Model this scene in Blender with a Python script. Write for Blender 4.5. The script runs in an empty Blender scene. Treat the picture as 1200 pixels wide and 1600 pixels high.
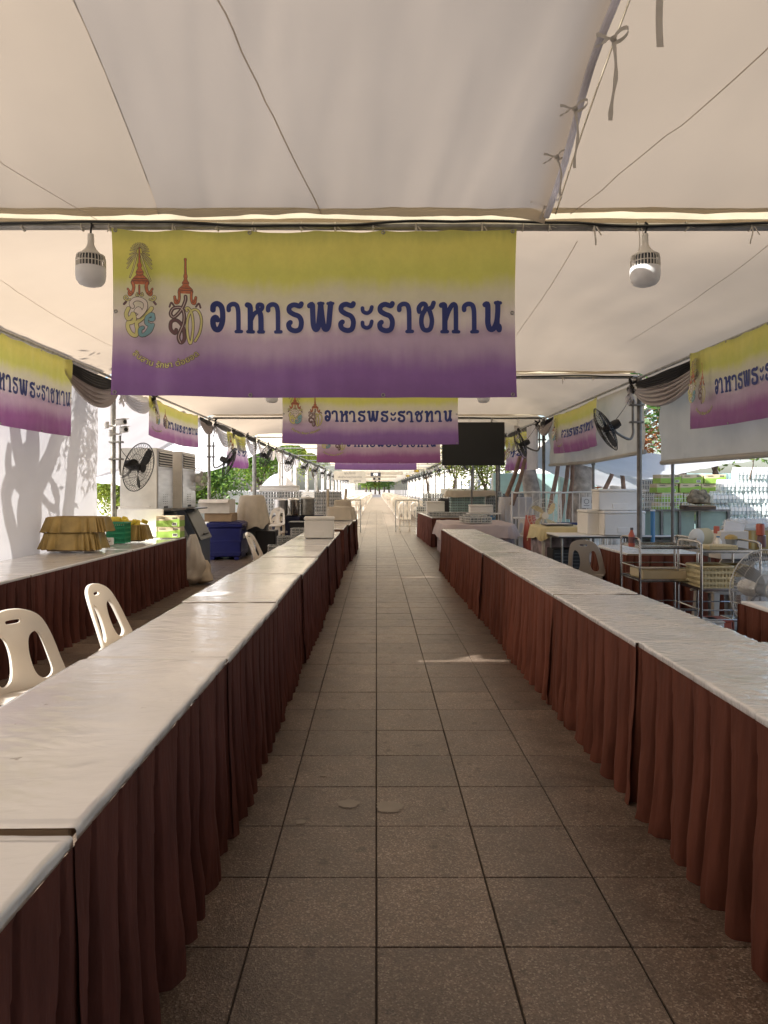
import bpy, bmesh, math, random
from math import sin, cos, pi, radians, sqrt
from mathutils import Vector, Matrix, noise, geometry
random.seed(7)
C = bpy.context.scene.collection
SC = bpy.context.scene

# ------------------------------------------------------------------ camera, world, sun
F, CH, VX, VY = 1110.0, 1.45, 588.0, 765.0        # focal length in photo pixels, eye height, vanishing point
cam = bpy.data.objects.new('camera', bpy.data.cameras.new('camera')); C.objects.link(cam)
cam.location = (0, 0, CH); cam.rotation_euler = (radians(90), 0, 0)
cam.data.sensor_fit = 'VERTICAL'; cam.data.sensor_height = 36; cam.data.lens = F / 1600 * 36
cam.data.shift_x = (600 - VX) / 1600; cam.data.shift_y = (VY - 800) / 1600
cam.data.clip_start = .05; cam.data.clip_end = 5000
SC.camera = cam
SUN_AZ = Vector((.92, .39)).normalized(); SUN_EL = radians(35)
sd = Vector((SUN_AZ.x * cos(SUN_EL), SUN_AZ.y * cos(SUN_EL), -sin(SUN_EL)))
W = bpy.data.worlds.new('World'); SC.world = W; W.use_nodes = True
nt = W.node_tree; bg = nt.nodes['Background']
sky = nt.nodes.new('ShaderNodeTexSky'); sky.sky_type = 'NISHITA'; sky.sun_disc = False
sky.sun_elevation = SUN_EL; sky.sun_rotation = math.atan2(-SUN_AZ.x, -SUN_AZ.y)
sky.dust_density = 3.0; sky.air_density = 1.0
nt.links.new(sky.outputs[0], bg.inputs[0]); bg.inputs[1].default_value = .15
sun = bpy.data.objects.new('sun', bpy.data.lights.new('sun', 'SUN')); C.objects.link(sun)
sun.data.energy = 5.0; sun.data.angle = radians(.55); sun.data.color = (1, .97, .92)
sun.rotation_euler = sd.to_track_quat('-Z', 'Y').to_euler()
SC.view_settings.view_transform = 'Standard'; SC.view_settings.look = 'None'
SC.view_settings.exposure = 1.27; SC.view_settings.gamma = 1
try:
    SC.cycles.use_denoising = True; SC.cycles.max_bounces = 9; SC.cycles.diffuse_bounces = 6
    SC.cycles.glossy_bounces = 3; SC.cycles.transmission_bounces = 5; SC.cycles.transparent_max_bounces = 10
    SC.cycles.sample_clamp_indirect = 6; SC.cycles.caustics_reflective = False; SC.cycles.caustics_refractive = False
except Exception: pass

def X(px, Y): return (px - VX) * Y / F
def Z(py, Y): return CH - (py - VY) * Y / F

# ------------------------------------------------------------------ materials
MATS = {}
def mat(name, col, rough=.6, metal=0, var=.12, vs=6, bump=0, bs=60, transl=0, tcol=None, rnd=0, spec=.5,
        alpha=1, trans=0, coat=0, speck=None, stretch=None, dirt=0, dirtcol=(.08, .06, .045), sheen=0):
    if name in MATS: return MATS[name]
    m = bpy.data.materials.new(name); m.use_nodes = True; t = m.node_tree; N = t.nodes; L = t.links
    b = N['Principled BSDF']; out = N['Material Output']
    tc = N.new('ShaderNodeTexCoord'); src = tc.outputs['Object']
    if stretch:
        mp = N.new('ShaderNodeMapping'); mp.inputs['Scale'].default_value = stretch
        L.new(src, mp.inputs[0]); src2 = mp.outputs[0]
    else: src2 = src
    n1 = N.new('ShaderNodeTexNoise'); n1.inputs['Scale'].default_value = vs; n1.inputs['Detail'].default_value = 5
    L.new(src2, n1.inputs['Vector'])
    r1 = N.new('ShaderNodeMapRange'); r1.inputs[1].default_value = .3; r1.inputs[2].default_value = .7
    r1.inputs[3].default_value = 1 - var; r1.inputs[4].default_value = 1 + var * .5
    L.new(n1.outputs[0], r1.inputs[0])
    hs = N.new('ShaderNodeHueSaturation'); hs.inputs['Color'].default_value = (*col, 1)
    L.new(r1.outputs[0], hs.inputs['Value']); c = hs.outputs[0]
    if rnd:
        oi = N.new('ShaderNodeObjectInfo'); mr = N.new('ShaderNodeMapRange')
        mr.inputs[3].default_value = 1 - rnd; mr.inputs[4].default_value = 1 + rnd
        L.new(oi.outputs['Random'], mr.inputs[0])
        h2 = N.new('ShaderNodeHueSaturation'); L.new(c, h2.inputs['Color']); L.new(mr.outputs[0], h2.inputs['Value']); c = h2.outputs[0]
    if dirt:
        n3 = N.new('ShaderNodeTexNoise'); n3.inputs['Scale'].default_value = 3.1; n3.inputs['Detail'].default_value = 8
        n3.inputs['Roughness'].default_value = .7; L.new(src, n3.inputs['Vector'])
        r3 = N.new('ShaderNodeMapRange'); r3.inputs[1].default_value = .56; r3.inputs[2].default_value = .75
        r3.inputs[4].default_value = dirt; L.new(n3.outputs[0], r3.inputs[0])
        mx = N.new('ShaderNodeMix'); mx.data_type = 'RGBA'; mx.inputs[7].default_value = (*dirtcol, 1)
        L.new(r3.outputs[0], mx.inputs[0]); L.new(c, mx.inputs[6]); c = mx.outputs[2]
    if speck:
        vo = N.new('ShaderNodeTexVoronoi'); vo.inputs['Scale'].default_value = speck[0]; L.new(src, vo.inputs['Vector'])
        r4 = N.new('ShaderNodeMapRange'); r4.inputs[1].default_value = .0; r4.inputs[2].default_value = 1
        L.new(vo.outputs['Color'], r4.inputs[0])
        cr = N.new('ShaderNodeValToRGB'); e = cr.color_ramp.elements
        e[0].position = .0; e[0].color = (.45, .45, .45, 1); e[1].position = .62; e[1].color = (1, 1, 1, 1)
        k = cr.color_ramp.elements.new(.80); k.color = (1.0, 1.0, 1.0, 1); k2 = cr.color_ramp.elements.new(.86); k2.color = speck[1]
        L.new(r4.outputs[0], cr.inputs[0])
        mm = N.new('ShaderNodeMix'); mm.data_type = 'RGBA'; mm.blend_type = 'MULTIPLY'; mm.inputs[0].default_value = 1
        mm.clamp_result = False
        L.new(c, mm.inputs[6]); L.new(cr.outputs[0], mm.inputs[7]); c = mm.outputs[2]
    L.new(c, b.inputs['Base Color'])
    b.inputs['Roughness'].default_value = rough; b.inputs['Metallic'].default_value = metal
    b.inputs['Specular IOR Level'].default_value = spec; b.inputs['Coat Weight'].default_value = coat
    b.inputs['Coat Roughness'].default_value = .12
    if sheen: b.inputs['Sheen Weight'].default_value = sheen; b.inputs['Sheen Roughness'].default_value = .5
    if trans: b.inputs['Transmission Weight'].default_value = trans; b.inputs['IOR'].default_value = 1.2
    b.inputs['Alpha'].default_value = alpha
    if bump:
        n2 = N.new('ShaderNodeTexNoise'); n2.inputs['Scale'].default_value = bs; n2.inputs['Detail'].default_value = 4
        L.new(src2, n2.inputs['Vector'])
        bp = N.new('ShaderNodeBump'); bp.inputs['Strength'].default_value = min(1, bump * 10); bp.inputs['Distance'].default_value = bump * .1
        L.new(n2.outputs[0], bp.inputs['Height']); L.new(bp.outputs[0], b.inputs['Normal'])
    if transl:
        tr = N.new('ShaderNodeBsdfTranslucent'); tr.inputs[0].default_value = (*(tcol or col), 1)
        h3 = N.new('ShaderNodeHueSaturation'); h3.inputs['Color'].default_value = (*(tcol or col), 1)
        L.new(r1.outputs[0], h3.inputs['Value']); L.new(h3.outputs[0], tr.inputs[0])
        ms = N.new('ShaderNodeMixShader'); ms.inputs[0].default_value = transl
        L.new(b.outputs[0], ms.inputs[1]); L.new(tr.outputs[0], ms.inputs[2]); L.new(ms.outputs[0], out.inputs[0])
    MATS[name] = m; return m

def banner_mat(name, low):
    m = bpy.data.materials.new(name); m.use_nodes = True; t = m.node_tree; N = t.nodes; L = t.links
    b = N['Principled BSDF']; out = N['Material Output']
    tc = N.new('ShaderNodeTexCoord'); sp = N.new('ShaderNodeSeparateXYZ'); L.new(tc.outputs['Generated'], sp.inputs[0])
    mp = N.new('ShaderNodeMapping'); mp.inputs['Scale'].default_value = (16, 1, 1.0); L.new(tc.outputs['Object'], mp.inputs[0])
    n = N.new('ShaderNodeTexNoise'); n.inputs['Scale'].default_value = 1.6; n.inputs['Detail'].default_value = 6; L.new(mp.outputs[0], n.inputs[0])
    n5 = N.new('ShaderNodeTexNoise'); n5.inputs['Scale'].default_value = 2.2; n5.inputs['Detail'].default_value = 3; L.new(tc.outputs['Object'], n5.inputs[0])
    a = N.new('ShaderNodeMath'); a.operation = 'MULTIPLY_ADD'; a.inputs[1].default_value = .06
    L.new(n.outputs[0], a.inputs[0]); L.new(sp.outputs[2], a.inputs[2])
    a2 = N.new('ShaderNodeMath'); a2.operation = 'MULTIPLY_ADD'; a2.inputs[1].default_value = .16; L.new(n5.outputs[0], a2.inputs[0]); L.new(a.outputs[0], a2.inputs[2])
    a3 = N.new('ShaderNodeMath'); a3.operation = 'SUBTRACT'; a3.inputs[1].default_value = .11; L.new(a2.outputs[0], a3.inputs[0])
    cr = N.new('ShaderNodeValToRGB'); cr.color_ramp.interpolation = 'EASE'; e = cr.color_ramp.elements
    stops = [(0, tuple(k * .85 for k in low)), (.14, low), (.34, tuple(.4 * k + .6 * g for k, g in zip(low, (.78, .66, .76)))), (.46, (.88, .82, .80)),
             (.60, (.80, .78, .58)), (.74, (.74, .76, .18)), (.9, (.84, .80, .20)), (1, (.62, .62, .16))]
    e[0].position = stops[0][0]; e[0].color = (*stops[0][1], 1); e[1].position = 1; e[1].color = (*stops[-1][1], 1)
    for p, c in stops[1:-1]: k = e.new(p); k.color = (*c, 1)
    L.new(a3.outputs[0], cr.inputs[0])
    n4 = N.new('ShaderNodeTexNoise'); n4.inputs['Scale'].default_value = 9; n4.inputs['Detail'].default_value = 7; n4.inputs['Roughness'].default_value = .75
    L.new(tc.outputs['Object'], n4.inputs[0])
    r = N.new('ShaderNodeMapRange'); r.inputs[1].default_value = .3; r.inputs[2].default_value = .7; r.inputs[3].default_value = .93; r.inputs[4].default_value = 1.03; L.new(n4.outputs[0], r.inputs[0])
    h = N.new('ShaderNodeHueSaturation'); L.new(cr.outputs[0], h.inputs['Color']); L.new(r.outputs[0], h.inputs['Value'])
    L.new(h.outputs[0], b.inputs['Base Color']); b.inputs['Roughness'].default_value = .42
    tr = N.new('ShaderNodeBsdfTranslucent'); L.new(h.outputs[0], tr.inputs[0])
    bp = N.new('ShaderNodeBump'); bp.inputs['Strength'].default_value = .25; bp.inputs['Distance'].default_value = .01
    L.new(n5.outputs[0], bp.inputs['Height']); L.new(bp.outputs[0], b.inputs['Normal'])
    ms = N.new('ShaderNodeMixShader'); ms.inputs[0].default_value = .36
    L.new(b.outputs[0], ms.inputs[1]); L.new(tr.outputs[0], ms.inputs[2]); L.new(ms.outputs[0], out.inputs[0])
    return m

def cover_mat(name, col, wr, wrough, dist=.012):
    """white vinyl under clear film: crosswise wrinkles, small stains"""
    m = bpy.data.materials.new(name); m.use_nodes = True; t = m.node_tree; N = t.nodes; L = t.links
    b = N['Principled BSDF']; tc = N.new('ShaderNodeTexCoord'); oi = N.new('ShaderNodeObjectInfo')
    ad = N.new('ShaderNodeVectorMath'); ad.operation = 'MULTIPLY_ADD'; ad.inputs[1].default_value = (9, 17, 5)
    cb = N.new('ShaderNodeCombineXYZ'); [L.new(oi.outputs['Random'], cb.inputs[i]) for i in range(3)]
    L.new(cb.outputs[0], ad.inputs[0]); L.new(tc.outputs['Object'], ad.inputs[2])
    mp = N.new('ShaderNodeMapping'); mp.inputs['Scale'].default_value = (3.0, 7.5, 3); mp.inputs['Rotation'].default_value = (0, 0, .25); L.new(ad.outputs[0], mp.inputs[0])
    n = N.new('ShaderNodeTexNoise'); n.inputs['Scale'].default_value = 1.5; n.inputs['Detail'].default_value = 5; n.inputs['Distortion'].default_value = 2.2; L.new(mp.outputs[0], n.inputs[0])
    n2 = N.new('ShaderNodeTexNoise'); n2.inputs['Scale'].default_value = 2.2; n2.inputs['Detail'].default_value = 4; L.new(ad.outputs[0], n2.inputs[0])
    w = N.new('ShaderNodeMath'); w.operation = 'MULTIPLY'; L.new(n.outputs[0], w.inputs[0]); L.new(n2.outputs[0], w.inputs[1])
    bp = N.new('ShaderNodeBump'); bp.inputs['Strength'].default_value = wr; bp.inputs['Distance'].default_value = dist
    L.new(w.outputs[0], bp.inputs['Height']); L.new(bp.outputs[0], b.inputs['Coat Normal'])
    bp2 = N.new('ShaderNodeBump'); bp2.inputs['Strength'].default_value = wr * .35; bp2.inputs['Distance'].default_value = .012
    L.new(w.outputs[0], bp2.inputs['Height']); L.new(bp2.outputs[0], b.inputs['Normal'])
    n3 = N.new('ShaderNodeTexNoise'); n3.inputs['Scale'].default_value = 16; n3.inputs['Detail'].default_value = 6; L.new(ad.outputs[0], n3.inputs[0])
    r = N.new('ShaderNodeMapRange'); r.inputs[1].default_value = .71; r.inputs[2].default_value = .76; r.inputs[4].default_value = .7; L.new(n3.outputs[0], r.inputs[0])
    mx = N.new('ShaderNodeMix'); mx.data_type = 'RGBA'; mx.inputs[7].default_value = (.2, .17, .14, 1)
    h = N.new('ShaderNodeHueSaturation'); h.inputs['Color'].default_value = (*col, 1)
    r2 = N.new('ShaderNodeMapRange'); r2.inputs[1].default_value = .3; r2.inputs[2].default_value = .7; r2.inputs[3].default_value = .9; r2.inputs[4].default_value = 1.04
    L.new(n2.outputs[0], r2.inputs[0]); L.new(r2.outputs[0], h.inputs['Value'])
    L.new(h.outputs[0], mx.inputs[6]); L.new(r.outputs[0], mx.inputs[0]); L.new(mx.outputs[2], b.inputs['Base Color'])
    b.inputs['Roughness'].default_value = wrough; b.inputs['Coat Weight'].default_value = 1; b.inputs['Coat Roughness'].default_value = .10; b.inputs['Coat IOR'].default_value = 1.6
    return m

def tile_mat():
    m = bpy.data.materials.new('terrazzo_tile'); m.use_nodes = True; t = m.node_tree; N = t.nodes; L = t.links
    b = N['Principled BSDF']; ge = N.new('ShaderNodeNewGeometry'); oi = N.new('ShaderNodeObjectInfo'); P = ge.outputs['Position']
    vo = N.new('ShaderNodeTexVoronoi'); vo.inputs['Scale'].default_value = 190; L.new(P, vo.inputs['Vector'])
    cr = N.new('ShaderNodeValToRGB'); e = cr.color_ramp.elements; e[0].color = (.10, .069, .050, 1); e[1].position = 1; e[1].color = (.40, .335, .27, 1)
    for p, c in ((.35, (.155, .108, .078)), (.70, (.20, .142, .104)), (.84, (.25, .19, .145)), (.93, (.33, .27, .21))): k = e.new(p); k.color = (*c, 1)
    sx = N.new('ShaderNodeSeparateColor'); L.new(vo.outputs['Color'], sx.inputs[0]); L.new(sx.outputs[0], cr.inputs[0])
    vals = []
    for sc, lo, hi, a, z_ in ((.55, .35, .68, .66, 1.14), (5.5, .35, .7, .66, 1.12)):
        n = N.new('ShaderNodeTexNoise'); n.inputs['Scale'].default_value = sc; n.inputs['Detail'].default_value = 7; n.inputs['Roughness'].default_value = .65; L.new(P, n.inputs[0])
        r = N.new('ShaderNodeMapRange'); r.inputs[1].default_value = lo; r.inputs[2].default_value = hi; r.inputs[3].default_value = a; r.inputs[4].default_value = z_; L.new(n.outputs[0], r.inputs[0]); vals.append(r.outputs[0])
    mr = N.new('ShaderNodeMapRange'); mr.inputs[3].default_value = .80; mr.inputs[4].default_value = 1.16; L.new(oi.outputs['Random'], mr.inputs[0]); vals.append(mr.outputs[0])
    # oily dark spots and dried pale spills
    ns = N.new('ShaderNodeTexNoise'); ns.inputs['Scale'].default_value = 11; ns.inputs['Detail'].default_value = 3; L.new(P, ns.inputs[0])
    rs = N.new('ShaderNodeMapRange'); rs.inputs[1].default_value = .63; rs.inputs[2].default_value = .70; rs.inputs[3].default_value = 1; rs.inputs[4].default_value = .52; L.new(ns.outputs[0], rs.inputs[0]); vals.append(rs.outputs[0])
    v = vals[0]
    for q in vals[1:]:
        k = N.new('ShaderNodeMath'); k.operation = 'MULTIPLY'; L.new(v, k.inputs[0]); L.new(q, k.inputs[1]); v = k.outputs[0]
    h = N.new('ShaderNodeHueSaturation'); L.new(cr.outputs[0], h.inputs['Color']); L.new(v, h.inputs['Value'])
    L.new(h.outputs[0], b.inputs['Base Color'])
    nr = N.new('ShaderNodeMapRange'); nr.inputs[3].default_value = .24; nr.inputs[4].default_value = .48; b.inputs['Specular IOR Level'].default_value = .85; L.new(ns.outputs[0], nr.inputs[0]); L.new(nr.outputs[0], b.inputs['Roughness'])
    bp = N.new('ShaderNodeBump'); bp.inputs['Strength'].default_value = .35; bp.inputs['Distance'].default_value = .002; L.new(vo.outputs['Distance'], bp.inputs['Height']); L.new(bp.outputs[0], b.inputs['Normal'])
    return m

M = {}
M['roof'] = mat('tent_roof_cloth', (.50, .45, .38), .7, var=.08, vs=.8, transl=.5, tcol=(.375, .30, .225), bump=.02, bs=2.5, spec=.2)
M['farroof'] = mat('tent_roof_cloth_sunlit', (.72, .64, .52), .7, var=.05, vs=1.2, transl=.6, tcol=(.85, .72, .52))  # paler, more translucent copy of the roof cloth; far sunlight put into the colour
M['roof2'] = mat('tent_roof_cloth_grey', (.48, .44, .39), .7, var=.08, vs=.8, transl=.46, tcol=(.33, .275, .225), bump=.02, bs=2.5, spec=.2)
M['gutter'] = mat('rain_gutter_cloth', (.6, .54, .42), .6, transl=.5, tcol=(.66, .56, .38))
M['seam'] = mat('tent_seam', (.54, .50, .46), .8, transl=.6, tcol=(.56, .48, .40))
M['tarp'] = mat('thin_white_tarp', (.78, .79, .82), .6, var=.06, vs=1.5, transl=.5, tcol=(.74, .76, .80), spec=.2)
M['hem'] = mat('tent_hem', (.75, .74, .78), .7, transl=.5)
M['wall'] = mat('white_side_cloth', (.80, .79, .80), .65, var=.05, vs=1.5, transl=.42, tcol=(.37, .362, .375), spec=.2, bump=.02, bs=3)
M['valance'] = mat('canvas_valance', (.58, .55, .49), .7, var=.12, vs=2, transl=.35, tcol=(.60, .55, .46), spec=.2, dirt=.25)
M['steel'] = mat('galvanised_pipe', (.42, .41, .38), .42, .8, var=.3, vs=14)
M['dsteel'] = mat('weathered_post', (.20, .19, .175), .5, .6, var=.35, vs=9)
M['inox'] = mat('stainless_steel', (.62, .61, .59), .22, 1, var=.12, vs=3)
M['inoxd'] = mat('brushed_steel', (.66, .66, .68), .34, .85, var=.2, vs=2, stretch=(1, 1, 8))
M['black'] = mat('black_plastic', (.018, .018, .02), .45)
M['cable'] = mat('black_cable', (.012, .012, .012), .5)
M['rope'] = mat('cream_rope', (.6, .52, .38), .9)
M['ribbon'] = mat('cloth_tie_ribbon', (.66, .63, .58), .8, transl=.45)
M['tie'] = mat('white_string', (.7, .66, .56), .8)
M['blackcloth'] = mat('black_swag_cloth', (.022, .02, .021), .75, var=.2, sheen=.2)
M['greycloth'] = mat('grey_swag_cloth', (.50, .45, .43), .75, var=.06, transl=.15, tcol=(.6, .52, .48))
M['whitecloth'] = mat('white_satin', (.74, .73, .75), .6, var=.06, transl=.3)
M['creamcloth'] = mat('cream_cloth', (.66, .58, .46), .8, var=.1, transl=.2, bump=.03, bs=20)
M['pinkcloth'] = mat('pale_mauve_tablecloth', (.56, .47, .46), .8, var=.08)
M['yelcloth'] = mat('pale_yellow_cloth', (.62, .53, .30), .8, var=.1)
M['skirtL'] = mat('dark_maroon_skirt', (.118, .043, .034), .88, var=.3, vs=9, rnd=.12, spec=.15, bump=.16, bs=14, stretch=(1, 1, .3), dirt=.25, dirtcol=(.05, .025, .02))  # same maroon cloth as the right row; shade put into a darker colour
M['skirtR'] = mat('rust_brown_skirt', (.165, .057, .037), .86, var=.28, vs=9, rnd=.18, spec=.15, bump=.16, bs=14, stretch=(1, 1, .3), dirt=.25, dirtcol=(.07, .03, .022))  # same maroon cloth as the left row; warmer light put into the colour
M['coverL'] = cover_mat('white_vinyl_cover', (.80, .79, .78), .30, .42)
M['coverR'] = cover_mat('film_wrapped_cover', (.76, .74, .72), 1.0, .32, .03)
M['wood'] = mat('table_board', (.35, .25, .16), .6)
M['chair'] = mat('white_chair_plastic', (.82, .78, .72), .35, var=.05, transl=.32, tcol=(.90, .80, .66))
M['chairgrey'] = mat('grey_chair_plastic', (.52, .48, .43), .45, var=.05)
M['foam'] = mat('white_foam', (.80, .78, .73), .75, var=.05, vs=3, bump=.02, bs=90, dirt=.12)
M['card'] = mat('brown_cardboard', (.36, .25, .15), .8)
M['cardw'] = mat('white_board', (.74, .70, .64), .7)
M['gold'] = mat('gold_satin', (.36, .245, .075), .42, var=.3, vs=8, metal=.2, bump=.04, bs=25)
M['goldbox'] = mat('mustard_paper', (.50, .36, .12), .6)
M['yellow'] = mat('yellow_plastic', (.80, .62, .06), .4)
M['green'] = mat('green_plastic', (.02, .27, .13), .4)
M['greenc'] = mat('green_carton', (.30, .48, .08), .6, var=.2, vs=10)
M['beigec'] = mat('beige_carton', (.62, .52, .34), .65)
M['navy'] = mat('navy_plastic', (.010, .013, .11), .32, var=.2, vs=4)
M['navyd'] = mat('dark_navy_plastic', (.014, .018, .055), .35)
M['greyp'] = mat('dark_grey_plastic', (.085, .09, .095), .4)
M['slate'] = mat('slate_blue_plastic', (.10, .12, .16), .45)
M['enamel'] = mat('cream_enamel', (.76, .73, .66), .4)
M['white'] = mat('white_paint', (.8, .79, .76), .4)
M['print'] = mat('white_print', (.8, .8, .8), .6)
M['ink'] = mat('dark_print', (.03, .03, .04), .6)
M['greyink'] = mat('grey_print', (.2, .2, .22), .6)
M['red'] = mat('coral_red_vinyl', (.50, .12, .08), .45)
M['film'] = mat('clear_plastic_film', (.80, .80, .78), .15, alpha=.42, bump=.05, bs=18)
M['bag'] = mat('translucent_bag', (.72, .66, .57), .4, alpha=.72, bump=.05, bs=25)
M['bottle'] = mat('clear_bottle', (.74, .80, .79), .12, alpha=.62, coat=.6)
M['bluecan'] = mat('blue_water_bottle', (.10, .28, .50), .15, alpha=.85)
M['glass'] = mat('drinking_glass', (.42, .45, .44), .1, alpha=.6, coat=.5)
M['crate'] = mat('grey_crate', (.50, .50, .49), .6)
M['cratew'] = mat('white_crate', (.68, .67, .63), .5)
M['teal'] = mat('pale_teal_crate', (.33, .46, .43), .5, alpha=1, var=.2)
M['palegreen'] = mat('pale_green_board', (.33, .42, .34), .5, var=.12, dirt=.3)
M['cream'] = mat('cream_plastic', (.66, .57, .34), .5)
M['fanblade'] = mat('smoke_blade', (.22, .21, .20), .3, alpha=.85)
M['fangrey'] = mat('fan_guard_grey', (.66, .65, .62), .4, .3)
M['bulb'] = mat('frosted_diffuser', (.88, .88, .88), .35, transl=.25)
M['screen'] = mat('screen_off', (.012, .013, .012), .35, var=.1)
M['bark'] = mat('pale_bark', (.60, .57, .54), .85, var=.55, vs=5, bump=.2, bs=9)
M['barkb'] = mat('brown_bark', (.13, .09, .065), .9, var=.4, vs=6, bump=.15, bs=12)
M['pole'] = mat('timber_prop', (.32, .22, .17), .8, var=.4)
M['leafa'] = mat('leaf_mid', (.10, .19, .03), .5, var=.3, transl=.35, tcol=(.25, .42, .05))
M['leafb'] = mat('leaf_yellow', (.18, .24, .035), .5, var=.3, transl=.4, tcol=(.42, .48, .06))
M['leafc'] = mat('leaf_dark', (.04, .09, .02), .55, var=.3, transl=.3, tcol=(.12, .24, .03))
M['leafo'] = mat('leaf_orange', (.42, .16, .06), .5, var=.3, transl=.35, tcol=(.6, .25, .08))
M['hoard'] = mat('teal_hoarding', (.40, .58, .55), .6, var=.1)
M['hoardw'] = mat('pale_wall', (.80, .79, .76), .8, var=.12)
M['conc'] = mat('concrete_ground', (.30, .27, .24), .85, var=.15, vs=1.5)
M['joint'] = mat('dark_joint', (.050, .042, .035), .95, var=.2)
M['tile'] = tile_mat()
M['bannerA'] = banner_mat('banner_purple', (.30, .16, .44))
M['bannerB'] = banner_mat('banner_plum', (.36, .13, .35))
M['navytext'] = mat('navy_print', (.035, .055, .24), .5, var=.05, transl=.15)
M['outline'] = mat('brown_outline', (.11, .075, .065), .5)
M['orange'] = mat('orange_crown', (.62, .20, .09), .5, var=.25, vs=60, transl=.1)
M['lyellow'] = mat('pale_yellow_print', (.72, .68, .28), .5)
M['lwhite'] = mat('cream_print', (.80, .72, .64), .5)
M['lblue'] = mat('sky_blue_print', (.22, .42, .47), .5)
M['lbrown'] = mat('purple_brown_print', (.17, .085, .095), .5)
M['floral'] = mat('floral_print', (.45, .36, .38), .7, var=.7, vs=7)

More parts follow.
